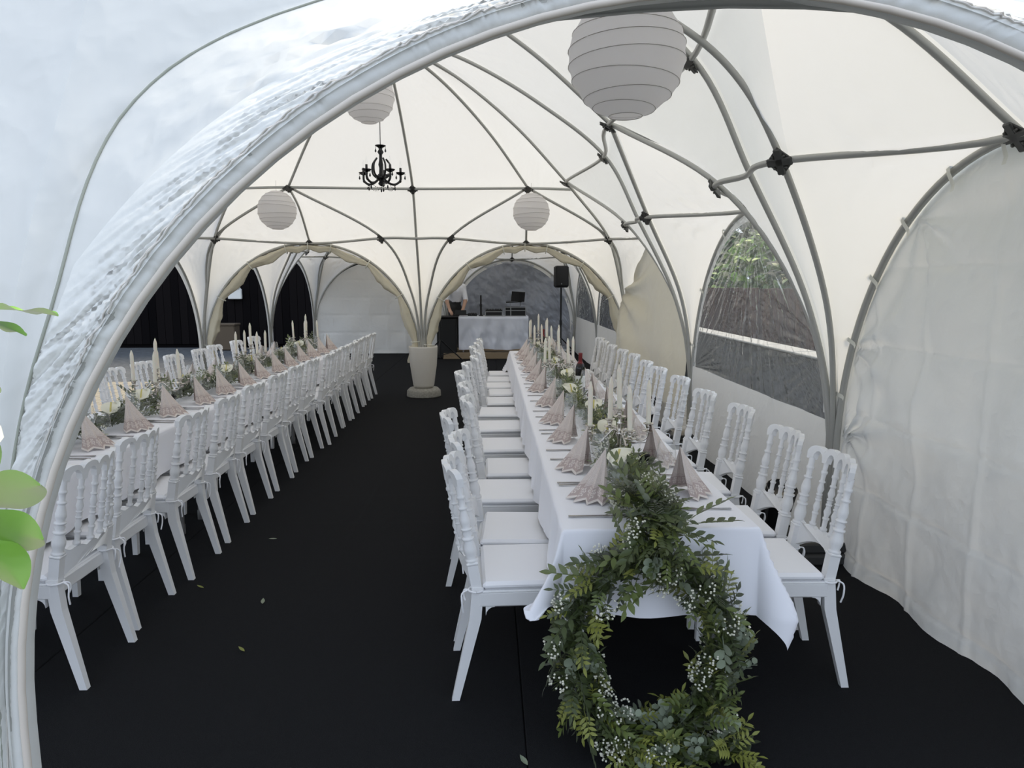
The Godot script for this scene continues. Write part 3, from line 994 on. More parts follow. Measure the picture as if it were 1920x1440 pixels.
func make_chair() -> Node3D:
	var t := thing("spindle_chair", "", "chair")
	var P: Material = M.white_paint
	var b := MB.new()
	b.box(Vector3(0.405, 0.012, 0.40), X(Vector3(0, 0.438, -0.005)), 0.004)
	for e in [[Vector3(0, 0.408, -0.192), Vector3(0.40, 0.06, 0.03)], [Vector3(0, 0.408, 0.19), Vector3(0.38, 0.06, 0.03)], [Vector3(-0.187, 0.408, 0), Vector3(0.03, 0.06, 0.40)], [Vector3(0.187, 0.408, 0), Vector3(0.03, 0.06, 0.40)]]:
		b.box(e[1], X(e[0]), 0.006)
	for sx in [-1.0, 1.0]:  # rounded brackets between rail and leg
		for sz in [-1.0, 1.0]:
			var poly := PackedVector2Array([Vector2(0, 0)])
			for k in 5:
				var a := PI / 2 * k / 4.0
				poly.append(Vector2(0.035 * (1 - sin(a)), -0.035 * (1 - cos(a))) if sz < 0 else Vector2(-0.035 * (1 - sin(a)), -0.035 * (1 - cos(a))))
			b.slab(poly, 0.026, X(Vector3(sx * 0.187, 0.379, 0.172 * sz), rot(0, -PI / 2, 0) if sz < 0 else rot(0, -PI / 2, 0)))
	part(t, "seat", b.mesh(P))
	b = MB.new()
	b.box(Vector3(0.405, 0.032, 0.39), X(Vector3(0, 0.461, -0.012)), 0.012)
	part(t, "cushion", b.mesh(M.cushion_white))
	for s in [-1.0, 1.0]:
		b = MB.new()
		taper(b, Vector3(s * 0.180, 0.40, -0.185), Vector2(0.042, 0.042), Vector3(s * 0.186, 0.0, -0.195), Vector2(0.028, 0.028))
		part(t, "leg", b.mesh(P))
		b = MB.new()
		taper(b, Vector3(s * 0.180, 0.455, 0.202), Vector2(0.040, 0.044), Vector3(s * 0.182, 0.33, 0.212), Vector2(0.038, 0.046))
		taper(b, Vector3(s * 0.182, 0.33, 0.212), Vector2(0.038, 0.046), Vector3(s * 0.190, 0.0, 0.290), Vector2(0.026, 0.030))
		part(t, "leg", b.mesh(P))
	var tilt := X(Vector3(0, 0.445, 0.205), rot(0.16, 0, 0))
	var thick := [[0.020, 0.108], [0.025, 0.112], [0.025, 0.121], [0.018, 0.125], [0.025, 0.147], [0.0255, 0.166], [0.018, 0.194], [0.024, 0.199], [0.024, 0.207], [0.015, 0.211], [0.021, 0.222], [0.015, 0.233], [0.022, 0.237], [0.022, 0.244], [0.015, 0.248], [0.0205, 0.264], [0.020, 0.28], [0.0125, 0.315], [0.018, 0.319], [0.018, 0.327], [0.0115, 0.331], [0.013, 0.358], [0.017, 0.362], [0.017, 0.371], [0.013, 0.375], [0.014, 0.412]]
	var thin := [[0.010, 0.128], [0.015, 0.134], [0.015, 0.143], [0.0095, 0.147], [0.0105, 0.178], [0.014, 0.182], [0.014, 0.189], [0.009, 0.193], [0.015, 0.215], [0.009, 0.238], [0.013, 0.242], [0.013, 0.248], [0.0085, 0.251], [0.0125, 0.257], [0.0085, 0.263], [0.013, 0.266], [0.013, 0.271], [0.009, 0.274], [0.015, 0.292], [0.0085, 0.318], [0.0135, 0.322], [0.0135, 0.328], [0.009, 0.331], [0.0105, 0.358], [0.014, 0.362], [0.014, 0.371], [0.010, 0.375], [0.011, 0.412]]
	var pk: Array = []
	for q in thick: pk.append(Vector2(q[0], q[1]))
	var pn: Array = []
	for q in thin: pn.append(Vector2(q[0], q[1]))
	var sm := MB.new()
	taper(sm, Vector3(0, -0.01, 0), Vector2(0.040, 0.040), Vector3(0, 0.10, 0), Vector2(0.042, 0.040))
	sm.box(Vector3(0.050, 0.012, 0.046), X(Vector3(0, 0.105, 0)), 0.004)
	sm.lathe(pk, 12)
	var smm := sm.mesh(P)
	var nm := MB.new()
	nm.lathe(pn, 10)
	var nmm := nm.mesh(P)
	for s in [-1.0, 1.0]: part(t, "stile", smm, tilt * X(Vector3(s * 0.175, 0, 0)))
	for k in 4: part(t, "spindle", nmm, tilt * X(Vector3(-0.105 + 0.07 * k, 0, bow(-0.105 + 0.07 * k))))
	var poly := PackedVector2Array()
	poly.append(Vector2(-0.188, 0.405))
	for k in 5:
		for i in 9:
			var s := i / 8.0
			var x := -0.190 + 0.076 * (k + s)
			if i == 0 and k > 0: continue
			poly.append(Vector2(x, 0.438 + 0.026 * sqrt(maxf(0.0, sin(PI * s))) + 0.014 * (1.0 - pow(x / 0.19, 2.0))))
	poly.append(Vector2(0.188, 0.405)); poly.append(Vector2(0.164, 0.405))
	for k in 5:
		var cx := 0.14 - 0.07 * k
		for i in 7:
			var a := PI * i / 6.0
			poly.append(Vector2(cx + 0.0235 * cos(a), 0.410 + 0.034 * sin(a) + 0.008 * (1.0 - pow(cx / 0.19, 2.0)) * sin(a)))
		if k < 4:
			poly.append(Vector2(cx - 0.0242, 0.405)); poly.append(Vector2(cx - 0.0458, 0.405))
	poly.append(Vector2(-0.164, 0.405))
	b = MB.new()
	b.slab(poly, 0.024)
	for i in b.v.size(): b.v[i].z += bow(b.v[i].x)
	part(t, "crest_rail", b.mesh(P), tilt)
	poly = PackedVector2Array()
	for i in 31:
		var x := -0.170 + 0.34 * i / 30.0
		poly.append(Vector2(x, 0.118 + 0.014 * absf(cos(PI * (x - 0.035) / 0.07)) + (0.012 if absf(x) > 0.16 else 0.0)))
	for i in 21:
		var x := 0.170 - 0.34 * i / 20.0
		poly.append(Vector2(x, 0.006 + 0.072 * (1.0 - pow(absf(x) / 0.17, 2.2))))
	b = MB.new()
	b.slab(poly, 0.022)
	for i in b.v.size(): b.v[i].z += bow(b.v[i].x)
	part(t, "lower_rail", b.mesh(P), tilt)
	for s in [-1.0, 1.0]:
		b = MB.new()
		var loop: Array = []
		for k in 8: loop.append(Vector3(s * 0.180 + cos(TAU * k / 8.0) * 0.029, 0.442, 0.207 + sin(TAU * k / 8.0) * 0.030))
		b.tube(catmull(loop, 2, true), 0.004, 5, false)
		b.tube(catmull([Vector3(s * 0.18, 0.442, 0.236), Vector3(s * 0.19, 0.43, 0.262), Vector3(s * 0.196, 0.39, 0.262), Vector3(s * 0.184, 0.352, 0.258)], 4), 0.0035, 5)
		b.tube(catmull([Vector3(s * 0.18, 0.442, 0.236), Vector3(s * 0.172, 0.438, 0.254), Vector3(s * 0.166, 0.415, 0.256), Vector3(s * 0.170, 0.395, 0.25)], 4), 0.0035, 5)
		part(t, "cushion_tie", b.mesh(M.cushion_white))
	return t

const ROWS := {
	"wreath_aisle": [2.58, 3.02, 3.62, 4.13, 4.75, 5.42, 6.05, 6.65, 7.2, 7.72, 8.24, 8.8],
	"wreath_wall": [2.62, 3.1, 3.75, 4.32, 5.02, 5.62, 6.14, 6.78, 7.27, 7.85, 8.4, 8.95],
	"yard_aisle": [2.69, 3.18, 3.75, 4.3, 4.86, 5.43, 5.98, 6.5, 7.02, 7.47, 7.92, 8.4, 8.88, 9.38, 9.93],
	"yard_side": [5.25, 5.72, 6.2, 6.85, 7.45, 7.95, 8.6, 9.3]}

func build_furniture() -> void:
	var proto := make_chair()
	var first := true
	var rows := [
		["wreath_aisle", 0.145, -PI / 2, " white spindle chair from the wreath, on the aisle side of that table", "chairs on the aisle side of the wreath table"],
		["wreath_wall", 1.125, PI / 2, " white spindle chair from the wreath, between that table and the tent wall", "chairs on the wall side of the wreath table"],
		["yard_aisle", -1.94, PI / 2, " white spindle chair from the entrance, aisle side of the table without a wreath", "chairs on the aisle side of the yard table"],
		["yard_side", -2.84, -PI / 2, " white spindle chair from the entrance, yard side of the table without a wreath", "chairs on the yard side of the yard table"]]
	var shift := {"wreath_aisle": [0.0, 0.0, -0.08, 0.01, -0.03, -0.09, -0.06, 0.0, 0.02, -0.04, 0.0, 0.02]}
	for r in rows:
		var ds: Array = ROWS[r[0]]
		for i in ds.size():
			var dx: float = shift[r[0]][i] if shift.has(r[0]) else rng.randf_range(-0.02, 0.03)
			var at := V(r[1] + dx, 0, ds[i] + 0.19)
			var turn: float = r[2] + rng.randf_range(-0.05, 0.05)
			var c := proto
			if first:
				c.position = at; c.rotation.y = turn
				first = false
			else:
				c = copy(proto, at, turn)
			c.set_meta("label", nth(i) + r[3]); c.set_meta("group", r[4])
	# tables under the cloths
	for e in [[0.60, 2.42, 3, "folding table under the white cloth of the wreath table", "tables under the wreath table's cloth"], [-2.26, 2.3, 3, "folding table under the white cloth of the table along the yard", "tables under the yard table's cloth"]]:
		for k in e[2]:
			var l := 2.18 if e[0] > 0 else 2.32
			var t := thing("folding_table", e[3], "table", e[4], V(e[0], 0, e[1] + l * (k + 0.5)))
			var b := MB.new()
			b.box(Vector3(0.66, 0.03, l - 0.01), X(Vector3(0, 0.725, 0)), 0.006)
			part(t, "table_top", b.mesh(M.stage_wood))
			for sx in [-1.0, 1.0]:
				for sz in [-1.0, 1.0]:
					b = MB.new()
					b.lathe([Vector2(0.0, 0.0), Vector2(0.022, 0.0), Vector2(0.022, 0.06), Vector2(0.017, 0.065), Vector2(0.017, 0.71), Vector2(0, 0.71)], 10)
					part(t, "leg", b.mesh(M.steel_leg), X(Vector3(sx * 0.27, 0, sz * (l * 0.5 - 0.15))))
	tablecloth(0.26, 0.94, 2.38, 9.02, "white cloth over the long table with the leafy wreath at its end", true)
	tablecloth(-2.61, -1.92, 2.25, 9.38, "white cloth over the long table along the open yard side", false)

func tablecloth(x0: float, x1: float, d0: float, d1: float, label: String, drape: bool) -> void:
	var drop := 0.33
	var udrop := 0.262
	var w := x1 - x0
	var l := d1 - d0
	var nu := 44
	var nv := 300
	var rows := []
	for i in nv + 1:
		var row := PackedVector3Array()
		# finer rows near both ends
		var q := float(i) / nv
		var vv := -drop + (l + 2 * drop) * q
		if q < 0.15: vv = -drop + (drop * 1.25) * q / 0.15
		elif q > 0.85: vv = l + drop - (drop * 1.25) * (1.0 - q) / 0.15
		else: vv = drop * 0.25 + (l - drop * 0.5) * (q - 0.15) / 0.7
		for j in nu + 1:
			var s := float(j) / nu
			var u := 0.0
			if s < 0.3: u = -udrop + udrop * s / 0.3
			elif s > 0.7: u = w + udrop * (s - 0.7) / 0.3
			else: u = w * (s - 0.3) / 0.4
			var a := -u if u < 0 else maxf(0.0, u - w)      # how far past the long edge
			var b := -vv if vv < 0 else maxf(0.0, vv - l)   # how far past the short edge
			var su := -1.0 if u < 0 else 1.0
			var sv := -1.0 if vv < 0 else 1.0
			var x := x0 + clampf(u, 0, w)
			var d := d0 + clampf(vv, 0, l)
			var h := 0.752
			var hang := sqrt(a * a + b * b)
			if hang > 0:
				var r := 0.012
				var down := maxf(0.0, hang - r)
				var out := minf(hang, r)
				var dirx := a / hang
				var dird := b / hang
				var along := vv if a > b else u
				var fold := (0.016 * sin(along * 19.0 + sin(along * 5.0) * 2.0) + 0.012 * wrink.get_noise_2d(along * 4.0, x0 * 9.0)) * clampf(down / 0.2, 0, 1)
				if a > 0 and b > 0: fold += 0.09 * (2.0 * minf(a, b) / hang) * clampf(down / 0.3, 0, 1)
				x += su * dirx * (out + maxf(-0.004, fold + 0.012 * down / 0.3))
				d += sv * dird * (out + maxf(-0.004, fold + 0.012 * down / 0.3))
				h -= down
				if drape and u < 0 and vv < 0.34:      # this corner lies on the chair seat
					var k := clampf((0.34 - vv) / 0.34, 0, 1)
					var rest := 0.486 + 0.02 * (1.0 - k)
					if h < rest + 0.10:
						var over := (rest + 0.10 - h) * k
						x -= over * 0.10
						h = lerpf(h, maxf(h, rest + 0.016 * sin(u * 40.0) * k), k)
					x -= 0.015 * k * clampf(down / 0.28, 0, 1)
			else:
				h += 0.0025 * wrink.get_noise_2d(x * 6.0, d * 2.0)
			row.append(V(x, h, d))
		rows.append(row)
	var g := MB.new()
	g.grid(rows)
	single("tablecloth", g.mesh(M.table_linen), label, "tablecloth")

# ================================================================ on the tables
func candelabrum_meshes() -> Dictionary:
	var o := {}
	var b := MB.new()
	b.lathe([Vector2(0, 0), Vector2(0.055, 0), Vector2(0.057, 0.006), Vector2(0.045, 0.014), Vector2(0.022, 0.026), Vector2(0.012, 0.04)], 16)
	o.base = b.mesh(M.silver)
	b = MB.new()
	b.lathe([Vector2(0.012, 0.036), Vector2(0.014, 0.05), Vector2(0.007, 0.06), Vector2(0.010, 0.10), Vector2(0.008, 0.13), Vector2(0.014, 0.145), Vector2(0.018, 0.155), Vector2(0.014, 0.165), Vector2(0.008, 0.175), Vector2(0.009, 0.20), Vector2(0.014, 0.206), Vector2(0.006, 0.214), Vector2(0.009, 0.235)], 12)
	o.stem = b.mesh(M.silver)
	b = MB.new()
	b.tube(catmull([Vector3(0, 0.155, 0), Vector3(0.03, 0.175, 0), Vector3(0.06, 0.15, 0), Vector3(0.095, 0.118, 0), Vector3(0.13, 0.128, 0), Vector3(0.142, 0.158, 0)], 6), 0.0055, 7)
	b.tube(catmull([Vector3(0.05, 0.16, 0), Vector3(0.066, 0.175, 0), Vector3(0.074, 0.16, 0), Vector3(0.062, 0.15, 0)], 4), 0.004, 6)
	o.arm = b.mesh(M.silver)
	b = MB.new()
	b.lathe([Vector2(0.005, -0.006), Vector2(0.028, 0.0), Vector2(0.030, 0.004), Vector2(0.010, 0.006), Vector2(0.012, 0.02), Vector2(0.015, 0.034), Vector2(0.024, 0.036), Vector2(0.024, 0.040), Vector2(0.012, 0.040), Vector2(0.010, 0.02), Vector2(0, 0.02)], 14)
	o.cup = b.mesh(M.silver)
	b = MB.new()
	b.lathe([Vector2(0, 0.0), Vector2(0.0105, 0.0), Vector2(0.0115, 0.04), Vector2(0.0115, 0.185), Vector2(0.010, 0.196), Vector2(0.003, 0.222), Vector2(0, 0.223)], 12)
	o.candle = b.mesh(M.wax)
	b = MB.new()
	b.tube(PackedVector3Array([Vector3(0, 0.22, 0), Vector3(0.001, 0.232, 0)]), 0.0012, 5)
	o.wick = b.mesh(M.wick)
	return o

func candelabrum(cm: Dictionary, x: float, d: float, turn: float, label: String, cl: String) -> void:
	var at := V(x, 0.755, d)
	var t := thing("candelabrum", label, "candelabrum", "", at, turn)
	part(t, "base", cm.base); part(t, "stem", cm.stem)
	var cups := [Vector3(0, 0.235, 0)]
	for k in 4:
		part(t, "arm", cm.arm, X(Vector3.ZERO, rot(0, TAU * k / 4.0, 0)))
		cups.append(rot(0, TAU * k / 4.0, 0) * Vector3(0.142, 0.16, 0))
	for c in cups:
		part(t, "cup", cm.cup, X(c))
		var w: Vector3 = at + rot(0, turn, 0) * (c + Vector3(0, 0.021, 0))
		var lean := rot(rng.randf_range(-0.03, 0.03), 0, rng.randf_range(-0.04, 0.04))
		var ca := thing("taper_candle", cl.replace("white taper candle", "raised middle candle") if c == cups[0] else cl.replace("white taper candle", "outer white candle"), "candle", cl, w)
		ca.basis = lean
		part(ca, "wax", cm.candle); part(ca, "wick", cm.wick)

func make_napkin(seed_: int) -> Mesh:
	var b := MB.new()
	var r := RandomNumberGenerator.new()
	r.seed = seed_
	var n := 13 + (seed_ % 2) * 2
	var apex := Vector3(0.03, 0.205, 0)
	# pleats fan out from the tip towards -x (the guest)
	var rows := []
	var steps := 7
	for i in steps:
		var t := float(i) / (steps - 1)
		var row := PackedVector3Array()
		for j in n:
			var a := deg_to_rad(-98.0 + 196.0 * j / (n - 1))
			var outp := j % 2 == 1
			var rr := (0.150 if outp else 0.116) * (1.0 - 0.25 * absf(a) / 1.7)
			var base := Vector3(0.02 - cos(a) * rr, 0.0 if outp else 0.012, sin(a) * rr * 0.85)
			base += Vector3(r.randf_range(-1, 1), 0, r.randf_range(-1, 1)) * 0.004 if i == steps - 1 else Vector3.ZERO
			row.append(apex.lerp(base, t) + Vector3(0, -0.012 * sin(PI * t), 0))
		rows.append(row)
	# crisp pleats: each pleat face has its own vertices; the hem is thickened by a turned edge
	for j in n - 1:
		var s := b.v.size()
		for i in steps:
			for k in 2:
				b.add(rows[i][j + k], Vector2(float(j + k) / (n - 1) * 1.6, 0.02 + 0.96 * i / (steps - 1)))
		for i in steps - 1:
			var a := s + i * 2
			b.tri(a, a + 1, a + 3); b.tri(a, a + 3, a + 2)
	return b.mesh(M.napkin)

func build_table_settings() -> void:
	var cm := candelabrum_meshes()
	for e in [[0.60, 3.22, 0.15, "silver five-armed candelabrum close to the wreath end of its table"], [0.58, 5.92, 0.5, "silver candelabrum beside the dark bottle on the wreath table"], [0.62, 7.7, 0.3, "silver candelabrum second from the music end of the wreath table"], [0.60, 9.0 - 0.25, 0.7, "silver candelabrum at the music end of the wreath table"],
			[-2.27, 4.87, 0.35, "silver candelabrum nearest the entrance on the yard table"], [-2.27, 6.8, 0.7, "silver candelabrum in the middle of the yard table"], [-2.25, 8.75, 0.2, "silver candelabrum at the far planter end of the yard table"]]:
		var lab: String = e[3].replace("nearest the entrance on the yard table", "closest to the entrance on the yard table")
		candelabrum(cm, e[0], e[1], e[2], lab, lab.replace("silver candelabrum", "white taper candle in the candelabrum").replace("silver five-armed candelabrum", "white taper candle in the candelabrum"))
	var naps := [make_napkin(1), make_napkin(2), make_napkin(4)]
	# cutlery
	var b := MB.new()
	b.slab(PackedVector2Array([Vector2(-0.105, -0.006), Vector2(0.0, -0.005), Vector2(0.03, -0.008), Vector2(0.09, -0.009), Vector2(0.112, 0.004), Vector2(0.09, 0.007), Vector2(0.0, 0.005), Vector2(-0.105, 0.007)]), 0.003, X(Vector3.ZERO, rot(-PI / 2, 0, 0)))
	var knife := b.mesh(M.cutlery_steel)
	b = MB.new()
	b.slab(PackedVector2Array([Vector2(-0.10, -0.007), Vector2(-0.02, -0.003), Vector2(0.03, -0.004), Vector2(0.045, -0.012), Vector2(0.098, -0.012), Vector2(0.098, -0.007), Vector2(0.06, -0.006), Vector2(0.06, -0.002), Vector2(0.1, -0.003), Vector2(0.1, 0.003), Vector2(0.06, 0.002), Vector2(0.06, 0.006), Vector2(0.098, 0.007), Vector2(0.098, 0.012), Vector2(0.045, 0.012), Vector2(0.03, 0.004), Vector2(-0.02, 0.003), Vector2(-0.10, 0.007)]), 0.003, X(Vector3.ZERO, rot(-PI / 2, 0, 0)))
	var fork := b.mesh(M.cutlery_steel)
	# glasses
	b = MB.new()
	b.lathe([Vector2(0.001, 0.0), Vector2(0.034, 0.001), Vector2(0.034, 0.003), Vector2(0.006, 0.008), Vector2(0.0038, 0.02), Vector2(0.0036, 0.075), Vector2(0.008, 0.082), Vector2(0.028, 0.096), Vector2(0.040, 0.125), Vector2(0.040, 0.15), Vector2(0.034, 0.185), Vector2(0.031, 0.20)], 20)
	b.lathe([Vector2(0.0300, 0.20), Vector2(0.0308, 0.2012), Vector2(0.031, 0.20)], 20)
	b.lathe([Vector2(0.001, 0.088), Vector2(0.026, 0.099), Vector2(0.0385, 0.126), Vector2(0.0385, 0.15), Vector2(0.0325, 0.185), Vector2(0.030, 0.20)], 20)
	var wine := b.mesh(M.glass)
	b = MB.new()
	b.lathe([Vector2(0.001, 0.0), Vector2(0.030, 0.001), Vector2(0.030, 0.003), Vector2(0.006, 0.008), Vector2(0.004, 0.045), Vector2(0.010, 0.052), Vector2(0.030, 0.07), Vector2(0.036, 0.095), Vector2(0.033, 0.135)], 18)
	var goblet := b.mesh(M.glass)
	var sides := [["wreath_aisle", 0.26, 1.0, "on the aisle side of the wreath table", "from the wreath, aisle side"], ["wreath_wall", 0.94, -1.0, "on the wall side of the wreath table", "from the wreath, wall side"], ["yard_aisle", -1.92, -1.0, "on the aisle side of the yard table", "from the entrance, yard table's aisle side"], ["yard_side", -2.61, 1.0, "on the yard side of the yard table", "from the entrance, yard table's outer side"]]
	var top := 0.7555
	for s in sides:
		var ds: Array = ROWS[s[0]]
		var inn: float = s[2]
		var n: int = ds.size()
		for i in n:
			var d: float = ds[i] + 0.14
			if s[0] == "yard_aisle":
				d = 2.75 + i * 0.462
			if d > (8.9 if s[1] > 0 else 9.25): continue
			var turn := 0.0 if inn > 0 else PI
			var nx: float = s[1] + inn * (0.158 + rng.randf_range(-0.01, 0.01))
			single("folded_napkin", naps[i % 3], nth(i) + " rose patterned pleated napkin " + s[4], "napkin", "napkins " + s[3], X(V(nx, top, d), rot(0, turn + rng.randf_range(-0.25, 0.25) - 0.25 * inn, 0)))
			single("table_knife", knife, "steel knife of the " + nth(i) + " place " + s[4], "knife", "knives " + s[3], X(V(s[1] + inn * 0.13, top + 0.002, d - inn * 0.22), rot(0, turn + rng.randf_range(-0.05, 0.05), 0)))
			single("table_fork", fork, "steel fork of the " + nth(i) + " place " + s[4], "fork", "forks " + s[3], X(V(s[1] + inn * 0.13, top + 0.002, d + inn * 0.19), rot(0, turn + rng.randf_range(-0.05, 0.05), 0)))
			single("wine_glass", wine, "tall wine glass of the " + nth(i) + " place " + s[4], "glass", "wine glasses " + s[3], X(V(s[1] + inn * (0.215 + rng.randf_range(-0.01, 0.01)), top, d - inn * (0.12 + rng.randf_range(-0.02, 0.02)))))
			if s[0] != "yard_side":
				single("water_goblet", goblet, "short water goblet of the " + nth(i) + " place " + s[4], "glass", "goblets " + s[3], X(V(s[1] + inn * 0.195, top, d - inn * 0.21)))
	# bottles
	b = MB.new()
	b.lathe([Vector2(0, 0), Vector2(0.036, 0), Vector2(0.038, 0.01), Vector2(0.038, 0.19), Vector2(0.03, 0.225), Vector2(0.014, 0.25), Vector2(0.013, 0.27)], 16)
	var body := b.mesh(M.bottle_dark)
	b = MB.new()
	b.lathe([Vector2(0.0145, 0.25), Vector2(0.0148, 0.30), Vector2(0.016, 0.302), Vector2(0.016, 0.315), Vector2(0, 0.316)], 14)
	b.lathe([Vector2(0.031, 0.222), Vector2(0.0155, 0.25)], 14)
	var cap := b.mesh(M.bottle_red)
	b = MB.new()
	b.lathe([Vector2(0.0386, 0.05), Vector2(0.0386, 0.14)], 16)
	var lab := b.mesh(M.paper_white)
	for e in [[0.70, 5.45, "dark wine bottle with red neck beside the second candelabrum"], [0.63, 8.35, "dark wine bottle with red neck by the last candelabrum of the wreath table"], [0.66, 2.98, "dark wine bottle with red neck next to the front candelabrum"]]:
		if e[1] < 3.0: continue
		var t := thing("wine_bottle", e[2], "bottle", "", V(e[0], top, e[1]))
		part(t, "body", body); part(t, "neck_foil", cap); part(t, "label", lab)
	# small printed card standing by the bottle
	b = MB.new()
	b.box(Vector3(0.07, 0.10, 0.004), X(Vector3(0, 0.05, 0), rot(-0.15, 0, 0)), 0.001)
	var cd := thing("table_card", "small white card with a printed oval standing before the bottle", "card", "", V(0.66, top, 5.2), 0.1)
	part(cd, "card", b.mesh(M.paper_white))
	b = MB.new()
	var loop: Array = []
	for k in 12: loop.append(Vector3(cos(TAU * k / 12.0) * 0.014, 0.05 + sin(TAU * k / 12.0) * 0.02, 0.004 + sin(TAU * k / 12.0) * -0.003))
	b.tube(catmull(loop, 2, true), 0.0018, 4, false)
	part(cd, "print", b.mesh(M.ink))

# ================================================================ greenery
func sprig_meshes() -> Dictionary:
	var o := {}
	for c in ["leaf_dark", "leaf_mid", "leaf_light"]:
		var b := MB.new()
		for k in 5:
			var z := -0.02 - 0.022 * k
			for s in [-1.0, 1.0]:
				if k == 4 and s > 0:
					b.leaf(X(Vector3(0, 0, z), rot(0.1, 0, 0)), 0.042, 0.015, 0, 0.2)
				elif k < 4:
					b.leaf(X(Vector3(0, 0, z), rot(0.15, -s * 0.95, s * 0.3)), 0.042 - 0.002 * k, 0.015, 0, 0.25)
		b.tube(PackedVector3Array([Vector3(0, 0, 0.02), Vector3(0, -0.002, -0.05), Vector3(0, 0, -0.11)]), 0.0013, 4)
		o["pinnate_" + c] = b.mesh(M[c])
	for c in ["leaf_dark", "leaf_mid"]:
		var b := MB.new()
		for k in 6:
			var z := -0.03 - 0.022 * k
			var s := -1.0 if k % 2 == 0 else 1.0
			b.leaf(X(Vector3(0, 0, z), rot(0.25, -s * 0.7, s * 0.5)), 0.062 - 0.003 * k, 0.024, 0, 0.1, 0.3)
		b.leaf(X(Vector3(0, 0, -0.155), rot(0.1, 0, 0)), 0.05, 0.02)
		b.tube(PackedVector3Array([Vector3(0, 0, 0.02), Vector3(0, 0.003, -0.07), Vector3(0, 0, -0.16)]), 0.0016, 4)
		o["ruscus_" + c] = b.mesh(M[c])
	for c in ["leaf_grey", "leaf_grey_dark"]:
		var b := MB.new()
		for k in 5:
			var s := -1.0 if k % 2 == 0 else 1.0
			b.leaf(X(Vector3(0, 0, -0.015 - 0.017 * k), rot(0.35, -s * 0.9, s * 0.6)), 0.046 - 0.003 * k, 0.040 - 0.003 * k, 1, 0.05, 0.2)
		b.tube(PackedVector3Array([Vector3(0, 0, 0.02), Vector3(0, 0, -0.10)]), 0.0016, 4)
		o["eucalyptus_" + c] = b.mesh(M[c])
	var g := MB.new()
	var r := RandomNumberGenerator.new()
	r.seed = 3
	for k in 26:
		var p := Vector3(r.randf_range(-1, 1), r.randf_range(0.3, 1.2), r.randf_range(-1, 1)) * 0.038
		g.ball(p, 0.0042, 5)
	o["gypsophila"] = g.mesh(M.petal_white)
	g = MB.new()
	for k in 26:
		var p := Vector3(r.randf_range(-1, 1), r.randf_range(0.3, 1.2), r.randf_range(-1, 1)) * 0.037
		g.tube(PackedVector3Array([Vector3(0, -0.02, 0), p * 0.5 + Vector3(0, 0.004, 0), p]), 0.0007, 3, false)
	o["gypsophila_stems"] = g.mesh(M.stem_green)
	# flat white heart-shaped bloom with its spike
	g = MB.new()
	var rows := []
	for i in 9:
		var t := i / 8.0
		var hw := 0.052 * sqrt(sin(PI * pow(t, 0.75))) if t < 1.0 else 0.001
		var row := PackedVector3Array()
		for j in 7:
			var s := (j / 3.0 - 1.0)
			row.append(Vector3(s * hw, 0.018 * s * s + 0.02 * sin(t * 3.0) - 0.01 * t * t + 0.004 * sin(s * 5.0 + t * 4.0), 0.045 - 0.12 * t))
		rows.append(row)
	g.grid(rows)
	o["bloom"] = g.mesh(M.petal_white)
	g = MB.new()
	g.tube(catmull([Vector3(0, 0.012, 0.02), Vector3(0, 0.03, 0.005), Vector3(0, 0.05, -0.02)], 4), 0.005, 6)
	o["spadix"] = g.mesh(M.spadix)
	g = MB.new()
	for k in 16:
		var a := k * 2.4
		g.leaf(X(Vector3.ZERO, rot(0.2 + 0.07 * k, a, 0)), 0.04, 0.026, 1, 0.1, 0.3)
	o["dark_bloom"] = g.mesh(M.bloom_dark)
	var lf := MB.new()
	lf.leaf(X(Vector3.ZERO), 0.045, 0.017)
	o["filler"] = lf.mesh(M.leaf_dark)
	return o

func aim(dir: Vector3, roll := 0.0) -> Basis:
	var up := Vector3.UP if absf(dir.normalized().y) < 0.95 else Vector3.RIGHT
	return Basis.looking_at(dir, up) * rot(0, 0, roll)

